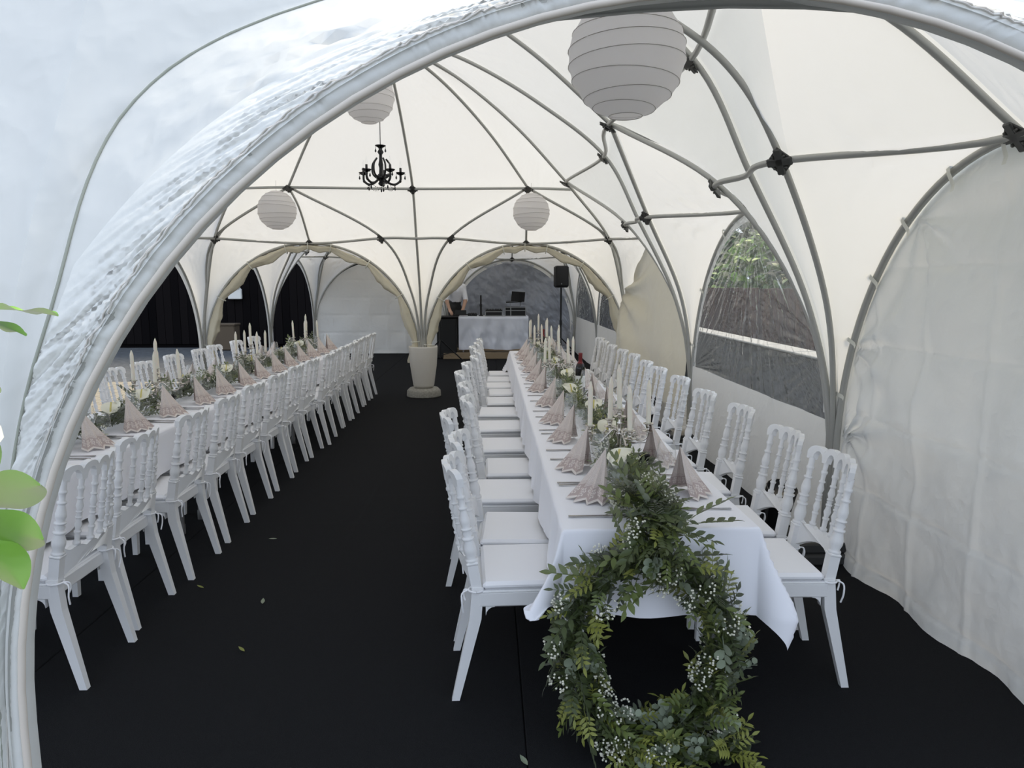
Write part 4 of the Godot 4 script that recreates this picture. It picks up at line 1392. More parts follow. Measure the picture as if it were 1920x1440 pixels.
# bind sprigs onto a run of points; thick is a radius for each end
func bind(root: Node3D, S: Dictionary, path: PackedVector3Array, thick: float, flat: float, counts: Array, floor_y := -9.0) -> void:
	var n := path.size()
	var kinds := ["pinnate_leaf_dark", "pinnate_leaf_mid", "pinnate_leaf_light", "ruscus_leaf_dark", "ruscus_leaf_mid", "eucalyptus_leaf_grey", "eucalyptus_leaf_grey_dark", "gypsophila"]
	var called := ["leaf_sprig", "leaf_sprig", "leaf_sprig", "ruscus_sprig", "ruscus_sprig", "eucalyptus_sprig", "eucalyptus_sprig", "flower_cluster"]
	for k in kinds.size():
		for c in counts[k]:
			var i := rng.randi_range(1, n - 2)
			if k == 7:
				i = clampi(int(float(c / 3) / maxf(1.0, counts[k] / 3.0) * n) + rng.randi_range(0, 8), 1, n - 2)
			var t := (path[i + 1] - path[i - 1]).normalized()
			var s := t.cross(Vector3.UP if absf(t.y) < 0.9 else Vector3.BACK).normalized()
			var o := s.cross(t)
			if o.y < 0 and absf(t.y) < 0.9: o = -o
			var a := rng.randf() * TAU
			if flat < 1.0: a = rng.randf_range(-0.3, PI + 0.3)
			var rad := s * cos(a) + o * sin(a) * flat
			var dep := rng.randf_range(0.35, 0.8) * thick
			var p := path[i] + rad * dep
			var dir := (t * rng.randf_range(0.3, 1.0) * (1.0 if rng.randf() < 0.8 else -1.0) + rad.normalized() * rng.randf_range(0.25, 0.95)).normalized()
			if p.y < floor_y + 0.012: p.y = floor_y + 0.012
			if (p + dir * 0.14).y < floor_y + 0.01: dir.y = absf(dir.y) * 0.3 + 0.04
			if k == 7:
				p = path[i] + rad.normalized() * thick * 0.85
				if p.y < floor_y + 0.03: continue
				var ba := aim(rad.normalized() + Vector3(0, 0, 0.2)) * rot(-PI / 2, 0, 0)
				var m := part(root, called[k], S[kinds[k]], X(p, ba))
				part(m, "stems", S["gypsophila_stems"])
			else:
				var sc := rng.randf_range(0.6, 0.92)
				part(root, called[k], S[kinds[k]], X(p, aim(dir, rng.randf_range(-0.9, 0.9)).scaled(Vector3.ONE * sc)))
	var mm := MultiMesh.new()
	mm.transform_format = MultiMesh.TRANSFORM_3D
	mm.mesh = S["filler"]
	var q := int(n * 26)
	mm.instance_count = q
	for k in q:
		var i := rng.randi_range(0, n - 1)
		var d := Vector3(rng.randfn(), rng.randfn(), rng.randfn()).normalized()
		var p := path[i] + d * Vector3(1, flat, 1) * thick * rng.randf_range(0.1, 0.75)
		p.y = maxf(p.y, floor_y + 0.012)
		mm.set_instance_transform(k, X(p, aim(Vector3(rng.randfn(), absf(rng.randfn()) * 0.7, rng.randfn() + 0.01), rng.randf() * TAU)))
	var mi := MultiMeshInstance3D.new()
	mi.name = "inner_leaves"; mi.multimesh = mm
	mi.set_meta("kind", "stuff")
	root.add_child(mi, true)
	var g := MB.new()
	g.tube(path, 0.008, 6)
	part(root, "stem_bundle", g.mesh(M.stem_green))

func build_greenery() -> void:
	var S := sprig_meshes()
	# wreath at the end of the table
	var w := thing("leaf_wreath", "large green leaf wreath with small white flowers leaning at the table end", "wreath", "", V(0.535, 0, 2.28))
	var loop := PackedVector3Array()
	for i in 64:
		var a := TAU * i / 63.0 + PI / 2
		var h := 0.365 + 0.30 * sin(a)
		loop.append(Vector3(0.262 * cos(a), h, 0.07 * (1.0 - h / 0.7)))
	bind(w, S, loop, 0.072, 1.0, [62, 62, 84, 20, 20, 44, 36, 36], 0.0)
	# run of greenery from the table edge down to the wreath
	var over := catmull([Vector3(0.0, 0.81, -0.24), Vector3(0.02, 0.815, -0.07), Vector3(0.03, 0.78, 0.04), Vector3(0.0, 0.70, 0.06)], 5)
	bind(w, S, over, 0.082, 0.9, [26, 20, 10, 6, 6, 6, 5, 6], 0.0)
	# tail of the wreath along the floor
	var tail := catmull([Vector3(-0.13, 0.08, 0.06), Vector3(0.02, 0.055, 0.12), Vector3(0.17, 0.05, 0.14), Vector3(0.30, 0.05, 0.10)], 6)
	bind(w, S, tail, 0.065, 1.0, [4, 8, 30, 3, 3, 14, 4, 3], 0.0)
	# runner garlands on the tables
	var g := thing("leaf_garland", "green leaf garland with white blooms along the wreath table", "garland", "", V(0.60, 0.755, 2.4))
	var run := PackedVector3Array()
	for i in 90:
		var z := 0.10 - 6.5 * i / 89.0
		run.append(Vector3(0.035 * sin(z * 3.0) - (0.02 if i < 6 else 0.0), 0.042, z))
	bind(g, S, run, 0.082, 0.9, [130, 120, 45, 40, 34, 8, 5, 24], 0.0)
	var front := PackedVector3Array()
	for i in 12: front.append(Vector3(-0.03 + 0.02 * sin(i * 0.7), 0.050 - 0.002 * i, 0.10 - 0.04 * i))
	bind(g, S, front, 0.062, 0.8, [14, 12, 8, 4, 4, 5, 4, 6], 0.0)
	var g2 := thing("leaf_garland", "green leaf garland with white blooms along the yard table", "garland", "", V(-2.265, 0.755, 2.6))
	run = PackedVector3Array()
	for i in 90:
		var z := -6.6 * i / 89.0
		run.append(Vector3(0.035 * sin(z * 3.4), 0.045, z))
	bind(g2, S, run, 0.095, 0.95, [120, 100, 40, 34, 30, 10, 6, 24], 0.0)
	for e in [[g, [[-0.07, 0.13, -0.40], [-0.02, 0.12, -1.05], [0.02, 0.11, -1.75], [-0.06, 0.12, -2.35], [0.03, 0.11, -3.3], [0.0, 0.12, -4.1], [0.02, 0.11, -5.2], [0.0, 0.12, -6.0]]], [g2, [[0.06, 0.11, -1.55], [0.02, 0.12, -2.0], [-0.02, 0.12, -2.75], [0.05, 0.12, -3.4], [0.0, 0.12, -4.2], [0.03, 0.12, -5.1], [0.0, 0.12, -5.9]]]]:
		for p in e[1]:
			var m := part(e[0], "white_bloom", S["bloom"], X(Vector3(p[0], p[1], p[2]), rot(0.55, rng.randf_range(-1.2, 1.2), rng.randf_range(-0.3, 0.3))))
			part(m, "spadix", S["spadix"])
	part(g, "dark_bloom", S["dark_bloom"], X(Vector3(0.05, 0.10, -0.50)))
	part(g2, "dark_bloom", S["dark_bloom"], X(Vector3(0.12, 0.07, -2.2)))
	# loose ruscus stems that stand out from the garland
	for e in [[Vector3(-0.16, 0.02, 0.10), Vector3(-0.25, 0.5, 0.5)], [Vector3(-0.12, -0.02, 0.14), Vector3(-0.45, -0.1, 0.35)], [Vector3(0.10, 0.03, 0.02), Vector3(0.8, 0.45, 0.1)], [Vector3(0.10, 0.02, 0.05), Vector3(0.8, 0.15, 0.3)], [Vector3(-0.08, 0.10, -0.15), Vector3(-0.3, 0.5, 0.1)]]:
		part(g, "ruscus_sprig", S["ruscus_leaf_mid"], X(e[0], aim(e[1], rng.randf() * 2.0).scaled(Vector3.ONE * 0.85)))

# ================================================================ lanterns and chandelier
func lantern(at: Vector3, r: float, hang: float, label: String, seed_: int) -> void:
	var t := thing("paper_lantern", label, "lantern", "", at)
	var rg := RandomNumberGenerator.new()
	rg.seed = seed_
	var hoops := 9
	var ang: Array = []
	for i in hoops + 1: ang.append(-1.28 + 2.56 * i / hoops + (rg.randf_range(-0.05, 0.05) if i > 0 and i < hoops else 0.0))
	var tilt: Array = []
	for i in hoops + 1: tilt.append(Vector2(rg.randf_range(-0.055, 0.055), rg.randf_range(-0.055, 0.055)) if i > 0 and i < hoops else Vector2.ZERO)
	var sides := 36
	var rows := []
	for i in hoops:
		for k in 4:
			var f := k / 4.0
			var row := PackedVector3Array()
			for j in sides:
				var a := -TAU * j / sides
				var tl: Vector2 = tilt[i].lerp(tilt[i + 1], f)
				var e := lerpf(ang[i], ang[i + 1], f) + tl.x * cos(a) + tl.y * sin(a)
				var e0: float = ang[i] + tilt[i].x * cos(a) + tilt[i].y * sin(a)
				var e1: float = ang[i + 1] + tilt[i + 1].x * cos(a) + tilt[i + 1].y * sin(a)
				var p := Vector2(cos(e0), sin(e0)).lerp(Vector2(cos(e1), sin(e1)), f) * r
				p.x *= 1.0 - 0.012 * sin(PI * f) - 0.010 * absf(sin(a * 4.0)) * sin(PI * f) + 0.008 * wrink.get_noise_3d(j * 1.3, i * 4.0 + f * 3.0, seed_)
				row.append(Vector3(cos(a) * p.x, p.y, sin(a) * p.x))
			rows.append(row)
	var last := PackedVector3Array()
	for j in sides:
		var a := -TAU * j / sides
		last.append(Vector3(cos(a) * cos(ang[hoops]), sin(ang[hoops]), sin(a) * cos(ang[hoops])) * r)
	rows.append(last)
	var b := MB.new()
	b.grid(rows, true)
	part(t, "paper_shade", b.mesh(M.lantern_paper))
	for i in hoops + 1:
		var lp: Array = []
		for j in 20:
			var a := -TAU * j / 20.0
			var e: float = ang[i] + tilt[i].x * cos(a) + tilt[i].y * sin(a)
			lp.append(Vector3(cos(a) * cos(e), sin(e), sin(a) * cos(e)) * (r + 0.0005))
		b = MB.new()
		b.tube(catmull(lp, 2, true), 0.0013, 4, false)
		part(t, "hoop", b.mesh(M.lantern_wire))
	b = MB.new()
	b.tube(PackedVector3Array([Vector3(0, r * 0.9, 0), Vector3(0, r + hang, 0)]), 0.0015, 4)
	b.tube(PackedVector3Array([Vector3(-r * 0.28, r * 0.955, 0), Vector3(r * 0.28, r * 0.955, 0)]), 0.0015, 4)
	part(t, "hanger", b.mesh(M.lantern_wire))

func build_hanging() -> void:
	lantern(V(0.53, 2.46, 2.86), 0.226, 0.12, "large white paper lantern hanging just inside the entrance arch", 1)
	lantern(V(-1.04, 3.20, 6.45), 0.226, 0.35, "white paper lantern hanging above the black chandelier", 2)
	lantern(V(-2.60, 2.49, 9.0), 0.235, 0.12, "white paper lantern hanging above the yard table's far end", 3)
	lantern(V(0.52, 2.48, 9.0), 0.23, 0.12, "white paper lantern hanging before the arch to the music table", 4)
	var t := thing("chandelier", "small black five-armed chandelier with beads hanging in the dome", "chandelier", "", V(-1.02, 2.58, 6.95))
	var b := MB.new()
	b.lathe([Vector2(0, -0.07), Vector2(0.015, -0.06), Vector2(0.03, -0.045), Vector2(0.018, -0.02), Vector2(0.045, 0.0), Vector2(0.05, 0.02), Vector2(0.02, 0.05), Vector2(0.016, 0.10), Vector2(0.024, 0.13), Vector2(0.016, 0.17), Vector2(0.014, 0.22), Vector2(0.03, 0.245), Vector2(0.016, 0.27), Vector2(0.02, 0.285), Vector2(0.05, 0.30), Vector2(0.052, 0.306), Vector2(0.01, 0.31), Vector2(0, 0.31)], 14)
	part(t, "column", b.mesh(M.black_gloss))
	b = MB.new()
	b.tube(PackedVector3Array([Vector3(0, 0.30, 0), Vector3(0, 1.22, 0)]), 0.004, 6)
	part(t, "chain", b.mesh(M.black_matt))
	var arm := MB.new()
	arm.tube(catmull([Vector3(0.03, 0.0, 0), Vector3(0.075, -0.035, 0), Vector3(0.13, -0.045, 0), Vector3(0.18, -0.01, 0), Vector3(0.185, 0.05, 0)], 6), 0.011, 7)
	arm.tube(catmull([Vector3(0.03, 0.0, 0), Vector3(0.085, 0.05, 0), Vector3(0.088, 0.13, 0), Vector3(0.05, 0.185, 0)], 6), 0.009, 7)
	var am := arm.mesh(M.black_gloss)
	var cup := MB.new()
	cup.lathe([Vector2(0.008, 0.04), Vector2(0.035, 0.052), Vector2(0.046, 0.066), Vector2(0.044, 0.068), Vector2(0.012, 0.060), Vector2(0.011, 0.11), Vector2(0, 0.11)], 12, X(Vector3(0.185, 0, 0)))
	var cpm := cup.mesh(M.black_gloss)
	var bulb := MB.new()
	bulb.lathe([Vector2(0.006, 0.11), Vector2(0.012, 0.13), Vector2(0.010, 0.155), Vector2(0.002, 0.185), Vector2(0, 0.186)], 10, X(Vector3(0.185, 0, 0)))
	var bm := bulb.mesh(M.glass)
	var drop := MB.new()
	drop.ball(Vector3(0, 0, 0), 0.004, 6)
	drop.lathe([Vector2(0, -0.05), Vector2(0.009, -0.036), Vector2(0.003, -0.012), Vector2(0, -0.008)], 8)
	var dm := drop.mesh(M.black_gloss)
	var bead := MB.new()
	for k in 11:
		var s := k / 10.0
		var a := lerpf(0.0, TAU / 5.0, s)
		bead.ball(Vector3(cos(a) * 0.13, -0.045 - 0.05 * sin(PI * s), sin(a) * 0.13), 0.0045, 6)
	var bdm := bead.mesh(M.black_gloss)
	for k in 5:
		var y := X(Vector3.ZERO, rot(0, TAU * k / 5.0 + 0.3, 0))
		var a := part(t, "arm", am, y)
		part(a, "drip_cup", cpm); part(a, "bulb", bm)
		for e in [[0.185, 0.02, 0.0], [0.185 + 0.042, 0.05, 0.0], [0.185 - 0.042, 0.05, 0.0], [0.13, -0.055, 0.0]]:
			part(a, "pendant", dm, X(Vector3(e[0], e[1], e[2])))
		part(t, "bead_string", bdm, y)
	for k in 4: part(t, "pendant", dm, X(Vector3(cos(k * 1.57) * 0.046, 0.29, sin(k * 1.57) * 0.046)))
	part(t, "pendant", dm, X(Vector3(0, -0.075, 0)))

# ================================================================ planter, lamps, music corner
func build_music_corner() -> void:
	# white planter round the middle tent foot
	var t := thing("planter", "tall white planter round the tent foot in the middle of the aisle end", "planter", "", V(-0.95, 0, 10.12))
	var b := MB.new()
	b.lathe([Vector2(0, 0.13), Vector2(0.135, 0.13), Vector2(0.15, 0.17), Vector2(0.19, 0.45), Vector2(0.205, 0.70), Vector2(0.205, 0.722), Vector2(0.19, 0.722), Vector2(0.185, 0.66), Vector2(0, 0.64)], 28)
	part(t, "pot", b.mesh(M.pot_white))
	b = MB.new()
	b.lathe([Vector2(0, 0), Vector2(0.24, 0.0), Vector2(0.245, 0.015), Vector2(0.24, 0.085), Vector2(0.20, 0.125), Vector2(0, 0.13)], 28)
	part(t, "plinth", b.mesh(M.concrete))
	b = MB.new()
	b.lathe([Vector2(0, 0), Vector2(0.24, 0.0), Vector2(0.24, 0.09), Vector2(0.20, 0.13), Vector2(0, 0.13)], 24)
	var pl := b.mesh(M.concrete)
	single("tent_weight", pl, "round concrete weight at the tent foot behind the music table", "weight", "", X(V(-0.99, 0, 16.25)))
	for e in [[2.0, 4.0, "square concrete weight at the tent foot between plain sheet and clear window"], [2.0, 6.95, "square concrete weight at the tent foot between clear window and cream curtain"]]:
		b = MB.new()
		b.box(Vector3(0.36, 0.06, 0.36), X(Vector3(-0.1, 0.03, 0)), 0.01)
		b.box(Vector3(0.30, 0.06, 0.30), X(Vector3(-0.1, 0.09, 0)), 0.01)
		single("tent_weight", b.mesh(M.grey_block), e[2], "weight", "", X(V(e[0], 0, e[1])))
	for e in [[1.74, 4.12, 0.6, "black can uplighter on the floor near the plain sheet wall"], [1.70, 7.35, 0.8, "black can uplighter on the floor before the cream curtain"]]:
		var u := thing("uplighter", e[3], "lamp", "", V(e[0], 0, e[1]), e[2])
		b = MB.new()
		b.lathe([Vector2(0, -0.14), Vector2(0.05, -0.14), Vector2(0.085, -0.10), Vector2(0.09, 0.13), Vector2(0.092, 0.14), Vector2(0.085, 0.14), Vector2(0.08, 0.11), Vector2(0, 0.10)], 18, X(Vector3(0, 0.26, 0), rot(0.35, 0, 0.2)))
		part(u, "can", b.mesh(M.black_matt))
		b = MB.new()
		b.tube(catmull([Vector3(-0.10, 0.27, 0), Vector3(-0.115, 0.12, 0.0), Vector3(-0.09, 0.012, 0.03), Vector3(0.09, 0.012, 0.03), Vector3(0.115, 0.12, 0), Vector3(0.10, 0.27, 0)], 4), 0.012, 6)
		b.box(Vector3(0.20, 0.02, 0.16), X(Vector3(0, 0.012, 0.0)), 0.005)
		part(u, "bracket", b.mesh(M.black_matt))
	# stage and music table
	b = MB.new()
	b.box(Vector3(2.6, 0.14, 1.2), X(V(0.3, 0.07, 15.75)), 0.01)
	single("low_stage", b.mesh(M.stage_wood), "low wooden platform under the music table", "platform")
	t = thing("music_table", "table under a pale grey cloth carrying the music gear", "table", "", V(0.08, 0.14, 15.5))
	b = MB.new()
	b.box(Vector3(1.46, 0.03, 0.6), X(Vector3(0, 0.745, 0)), 0.006)
	part(t, "table_top", b.mesh(M.stage_wood))
	for sx in [-1.0, 1.0]:
		for sz in [-1.0, 1.0]:
			b = MB.new()
			b.box(Vector3(0.03, 0.73, 0.03), X(Vector3(sx * 0.65, 0.365, sz * 0.25)), 0.003)
			part(t, "leg", b.mesh(M.steel_leg))
	var rows := []
	for i in 17:
		var row := PackedVector3Array()
		for j in 71:
			var x := -0.745 + 1.49 * j / 70.0
			var s := i / 16.0
			var dn := maxf(0.0, s - 0.25) / 0.75
			var w := (0.035 * sin(x * 13.0 + 2.0 * sin(x * 4.0) + dn * 1.6) + 0.04 * wrink.get_noise_2d(x * 5.0, dn * 3.0)) * minf(1.0, dn * 2.0)
			row.append(Vector3(x, 0.768 - dn * (0.70 + 0.012 * sin(x * 7.0)), -0.30 + minf(s, 0.25) / 0.25 * 0.615 + w + 0.02 * dn))
		rows.append(row)
	b = MB.new()
	b.grid(rows)
	single("music_cloth", b.mesh(M.grey_linen), "pale grey cloth hanging before the music table", "tablecloth", "", X(V(0.08, 0.14, 15.5)))
	var ty := 0.912
	t = thing("mixer_case", "low black mixer in an open silver-edged flight case", "mixer", "", V(0.09, ty, 15.42))
	b = MB.new(); b.box(Vector3(0.36, 0.13, 0.34), X(Vector3(0, 0.068, 0)), 0.006)
	part(t, "case", b.mesh(M.black_matt))
	b = MB.new()
	for e in [[Vector3(0, 0.095, 0.172), Vector3(0.37, 0.016, 0.01)], [Vector3(0, 0.008, 0.172), Vector3(0.37, 0.014, 0.01)], [Vector3(0.178, 0.05, 0.172), Vector3(0.014, 0.10, 0.01)], [Vector3(-0.178, 0.05, 0.172), Vector3(0.014, 0.10, 0.01)]]: b.box(e[1], X(e[0]), 0.002)
	part(t, "edging", b.mesh(M.case_silver))
	b = MB.new()
	for k in 9: b.lathe([Vector2(0.012, 0), Vector2(0.010, 0.025), Vector2(0, 0.025)], 8, X(Vector3(-0.14 + 0.035 * k, 0.132, 0.08)))
	part(t, "knob_row", b.mesh(M.black_matt)).set_meta("kind", "stuff")
	t = thing("flight_case", "black flight case with silver edges under the laptop", "case", "", V(0.55, ty, 15.42))
	b = MB.new(); b.box(Vector3(0.44, 0.19, 0.36), X(Vector3(0, 0.097, 0)), 0.008)
	part(t, "case", b.mesh(M.black_matt))
	b = MB.new()
	for e in [[Vector3(0, 0.185, 0.182), Vector3(0.45, 0.012, 0.01)], [Vector3(0, 0.12, 0.182), Vector3(0.45, 0.012, 0.01)], [Vector3(0, 0.006, 0.182), Vector3(0.45, 0.012, 0.01)], [Vector3(-0.10, 0.095, 0.182), Vector3(0.02, 0.19, 0.012)], [Vector3(0.217, 0.095, 0.182), Vector3(0.012, 0.19, 0.01)], [Vector3(-0.217, 0.095, 0.182), Vector3(0.012, 0.19, 0.01)]]: b.box(e[1], X(e[0]), 0.002)
	part(t, "edging", b.mesh(M.case_silver))
	t = thing("laptop", "open black laptop raised on a stand above the flight case", "laptop", "", V(0.55, ty + 0.19, 15.42))
	b = MB.new(); b.box(Vector3(0.34, 0.015, 0.22), X(Vector3(-0.03, 0.115, 0), rot(0.1, 0, 0.05)), 0.003)
	part(t, "keyboard", b.mesh(M.screen_dark))
	b = MB.new(); b.box(Vector3(0.30, 0.21, 0.012), X(Vector3(0.06, 0.225, 0.10), rot(0.12, 0.25, -0.06)), 0.003)
	part(t, "lid", b.mesh(M.screen_dark))
	b = MB.new()
	for s in [-1.0, 1.0]: b.tube(catmull([Vector3(s * 0.11, 0.008, 0.1), Vector3(s * 0.11, 0.008, -0.1), Vector3(s * 0.11, 0.105, 0.02), Vector3(s * 0.11, 0.105, 0.08)], 5), 0.005, 6)
	part(t, "stand", b.mesh(M.case_silver))
	b = MB.new()
	b.lathe([Vector2(0, 0), Vector2(0.05, 0), Vector2(0.05, 0.012), Vector2(0.022, 0.02), Vector2(0.022, 0.20), Vector2(0.028, 0.205), Vector2(0.028, 0.25), Vector2(0.018, 0.255), Vector2(0.018, 0.44), Vector2(0, 0.445)], 14)
	single("lamp_post", b.mesh(M.black_matt), "slim black upright stick standing on the music table", "stand", "", X(V(-0.19, ty, 15.4)))
	b = MB.new()
	b.box(Vector3(0.30, 0.02, 0.20), X(Vector3(0, 0.01, 0)), 0.004)
	b.box(Vector3(0.24, 0.10, 0.012), X(Vector3(0, 0.06, 0.09), rot(-0.2, 0, 0)), 0.003)
	single("control_deck", b.mesh(M.black_matt), "small black control deck before the person in the white shirt", "controller", "", X(V(-0.62, ty + 0.02, 15.35)))
	b = MB.new()
	b.box(Vector3(0.42, 0.86, 0.4), X(Vector3(0, 0.43, 0)), 0.02)
	b.box(Vector3(0.50, 0.03, 0.46), X(Vector3(0, 0.88, 0)), 0.006)
	single("equipment_rack", b.mesh(M.black_matt), "tall black equipment rack next to the cloth of the music table", "rack", "", X(V(-0.92, 0.02, 15.35)))
	b = MB.new()
	for k in 4: b.lathe([Vector2(0, 0), Vector2(0.03, 0), Vector2(0.04, 0.03), Vector2(0.02, 0.06), Vector2(0, 0.07)], 8, X(Vector3(-0.06 + 0.045 * k, 0, 0.03 * (k % 2))))
	single("headphones", b.mesh(M.black_matt), "black headphones and cables lying beside the mixer", "headphones", "", X(V(-0.38, ty, 15.4)))
	# loudspeaker on its stand, and the second stand
	for e in [[1.46, 14.6, true], [-0.99, 14.2, false]]:
		var lab := "black tripod stand carrying the loudspeaker" if e[2] else "black tripod stand behind the white planter"
		t = thing("speaker_stand", lab, "stand", "", V(e[0], 0, e[1]))
		var hp := 1.52 if e[2] else 1.75
		b = MB.new(); b.lathe([Vector2(0, 0.12), Vector2(0.02, 0.12), Vector2(0.02, 0.75), Vector2(0.028, 0.76), Vector2(0.028, 0.85), Vector2(0.018, 0.86), Vector2(0.018, hp), Vector2(0, hp)], 12)
		part(t, "pole", b.mesh(M.black_matt))
		for k in 3:
			var dirv := rot(0, TAU * k / 3.0 + 0.4, 0) * Vector3(0.52, 0, 0)
			b = MB.new(); b.tube(PackedVector3Array([Vector3(0, 0.50, 0), dirv + Vector3(0, 0.015, 0)]), 0.013, 7)
			part(t, "leg", b.mesh(M.black_matt))
			b = MB.new(); b.tube(PackedVector3Array([Vector3(0, 0.18, 0), dirv * 0.55 + Vector3(0, 0.235, 0)]), 0.009, 6)
			part(t, "brace", b.mesh(M.black_matt))
		var sp := thing("loudspeaker", "black loudspeaker on the tripod stand beside the music table" if e[2] else "black loudspeaker on the tripod stand above the white planter", "loudspeaker", "", V(e[0], hp, e[1]), 0.1)
		b = MB.new()
		b.box(Vector3(0.27, 0.44, 0.26), X(Vector3(0, 0.222, 0)), 0.03)
		part(sp, "cabinet", b.mesh(M.black_matt))
		b = MB.new(); b.box(Vector3(0.24, 0.38, 0.012), X(Vector3(0, 0.235, 0.134)), 0.004)
		part(sp, "grille", b.mesh(M.black_gloss))
		b = MB.new(); b.lathe([Vector2(0, 0), Vector2(0.012, 0), Vector2(0.012, 0.004), Vector2(0, 0.005)], 12, X(Vector3(-0.02, 0.075, 0.14), rot(PI / 2, 0, 0)))
		part(sp, "badge", b.mesh(M.case_silver))
	person()

# ---------------- the person at the music table: one skin over capsule bones
func person() -> void:
	var base := Vector3.ZERO
	# joints in metres, figure facing +x and a little +z, bent forward over the table
	var J := {
		"pelvis": Vector3(0, 0.98, 0), "waist": Vector3(0.03, 1.10, 0.03), "chest": Vector3(0.05, 1.32, 0.10), "neck": Vector3(0.02, 1.49, 0.17), "head": Vector3(-0.05, 1.58, 0.23), "crown": Vector3(-0.07, 1.66, 0.24),
		"sl": Vector3(0.20, 1.39, 0.06), "sr": Vector3(-0.11, 1.39, 0.18), "el": Vector3(0.26, 1.11, 0.14), "er": Vector3(-0.16, 1.11, 0.28), "wl": Vector3(0.20, 0.89, 0.30), "wr": Vector3(-0.08, 0.89, 0.40),
		"hl": Vector3(0.18, 0.85, 0.37), "hr": Vector3(-0.05, 0.85, 0.47),
		"pl": Vector3(0.06, 0.93, -0.07), "pr": Vector3(-0.05, 0.93, 0.08), "kl": Vector3(0.09, 0.50, -0.05), "kr": Vector3(-0.02, 0.50, 0.12), "al": Vector3(0.06, 0.09, -0.08), "ar": Vector3(-0.06, 0.09, 0.10), "tl": Vector3(0.14, 0.035, 0.04), "tr": Vector3(0.03, 0.035, 0.22)}
	# bone: ends, radii, colour
	var shirt := Color(0.80, 0.81, 0.84)
	var dark := Color(0.02, 0.02, 0.022)
	var skin := Color(0.50, 0.31, 0.22)
	var hair := Color(0.05, 0.03, 0.02)
	var B := [["pelvis", "waist", 0.135, 0.13, dark], ["waist", "chest", 0.13, 0.155, shirt], ["chest", "neck", 0.13, 0.06, shirt], ["neck", "head", 0.05, 0.085, skin], ["head", "crown", 0.085, 0.088, hair],
		["chest", "sl", 0.10, 0.07, shirt], ["chest", "sr", 0.10, 0.07, shirt], ["sl", "el", 0.066, 0.052, shirt], ["sr", "er", 0.066, 0.052, shirt], ["el", "wl", 0.048, 0.031, skin], ["er", "wr", 0.048, 0.031, skin], ["wl", "hl", 0.033, 0.026, skin], ["wr", "hr", 0.033, 0.026, skin],
		["pelvis", "pl", 0.12, 0.10, dark], ["pelvis", "pr", 0.12, 0.10, dark], ["pl", "kl", 0.095, 0.066, dark], ["pr", "kr", 0.095, 0.066, dark], ["kl", "al", 0.065, 0.05, dark], ["kr", "ar", 0.065, 0.05, dark], ["al", "tl", 0.05, 0.036, dark], ["ar", "tr", 0.05, 0.036, dark]]
	for h in [["hl", "wl"], ["hr", "wr"]]:
		var dv: Vector3 = (J[h[0]] - J[h[1]]).normalized()
		var sd := dv.cross(Vector3.UP).normalized()
		for k in 4:
			var a := Vector3(J[h[0]]) + sd * (k - 1.5) * 0.017
			J[h[0] + "f%d" % k] = a; J[h[0] + "g%d" % k] = a + dv * (0.045 + (0.008 if k in [1, 2] else 0.0)) + Vector3(0, -0.012, 0)
			J[h[0] + "e%d" % k] = a + dv * 0.065 + Vector3(0, -0.03, 0)
			B.append([h[0] + "f%d" % k, h[0] + "g%d" % k, 0.010, 0.009, skin]); B.append([h[0] + "g%d" % k, h[0] + "e%d" % k, 0.009, 0.008, skin])
		J[h[0] + "t"] = Vector3(J[h[1]]).lerp(J[h[0]], 0.5) + sd * 0.03; J[h[0] + "u"] = Vector3(J[h[0]]) + sd * 0.055
		B.append([h[0] + "t", h[0] + "u", 0.013, 0.010, skin])
	# nose, ears
	J["n0"] = Vector3(-0.085, 1.585, 0.315); J["n1"] = Vector3(-0.09, 1.57, 0.328)
	B.append(["n0", "n1", 0.012, 0.013, skin])
	J["e0"] = Vector3(0.03, 1.585, 0.255); J["e1"] = Vector3(0.028, 1.605, 0.255); J["e2"] = Vector3(-0.132, 1.585, 0.20); J["e3"] = Vector3(-0.134, 1.605, 0.20)
	B.append(["e0", "e1", 0.014, 0.018, skin]); B.append(["e2", "e3", 0.014, 0.018, skin])
	var cs := 0.02
	var field := {}
	for bo in B:
		var a: Vector3 = J[bo[0]]
		var c: Vector3 = J[bo[1]]
		var mr: float = maxf(bo[2], bo[3]) + 0.045
		var lo := a.min(c) - Vector3.ONE * mr
		var hi := a.max(c) + Vector3.ONE * mr
		var ab := c - a
		var l2 := ab.length_squared()
		for ix in range(floori(lo.x / cs), ceili(hi.x / cs) + 1):
			for iy in range(floori(lo.y / cs), ceili(hi.y / cs) + 1):
				for iz in range(floori(lo.z / cs), ceili(hi.z / cs) + 1):
					var p := Vector3(ix, iy, iz) * cs
					var t := clampf((p - a).dot(ab) / l2, 0, 1)
					var d := p.distance_to(a + ab * t) - lerpf(bo[2], bo[3], t)
					if d > 0.045: continue
					var key := Vector3i(ix, iy, iz)
					if field.has(key):
						var o: Array = field[key]
						var k := 0.025
						var hh := clampf(0.5 + 0.5 * (o[0] - d) / k, 0, 1)
						field[key] = [lerpf(o[0], d, hh) - k * hh * (1.0 - hh), bo[4] if d < o[1] else o[2], 0]
						field[key] = [field[key][0], minf(d, o[1]), field[key][1]]
					else:
						field[key] = [d, d, bo[4]]
	var vid := {}
	var g := MB.new()
	g.use_col = true
	var off := [Vector3i(0, 0, 0), Vector3i(1, 0, 0), Vector3i(0, 1, 0), Vector3i(1, 1, 0), Vector3i(0, 0, 1), Vector3i(1, 0, 1), Vector3i(0, 1, 1), Vector3i(1, 1, 1)]
	var edges := [[0, 1], [2, 3], [4, 5], [6, 7], [0, 2], [1, 3], [4, 6], [5, 7], [0, 4], [1, 5], [2, 6], [3, 7]]
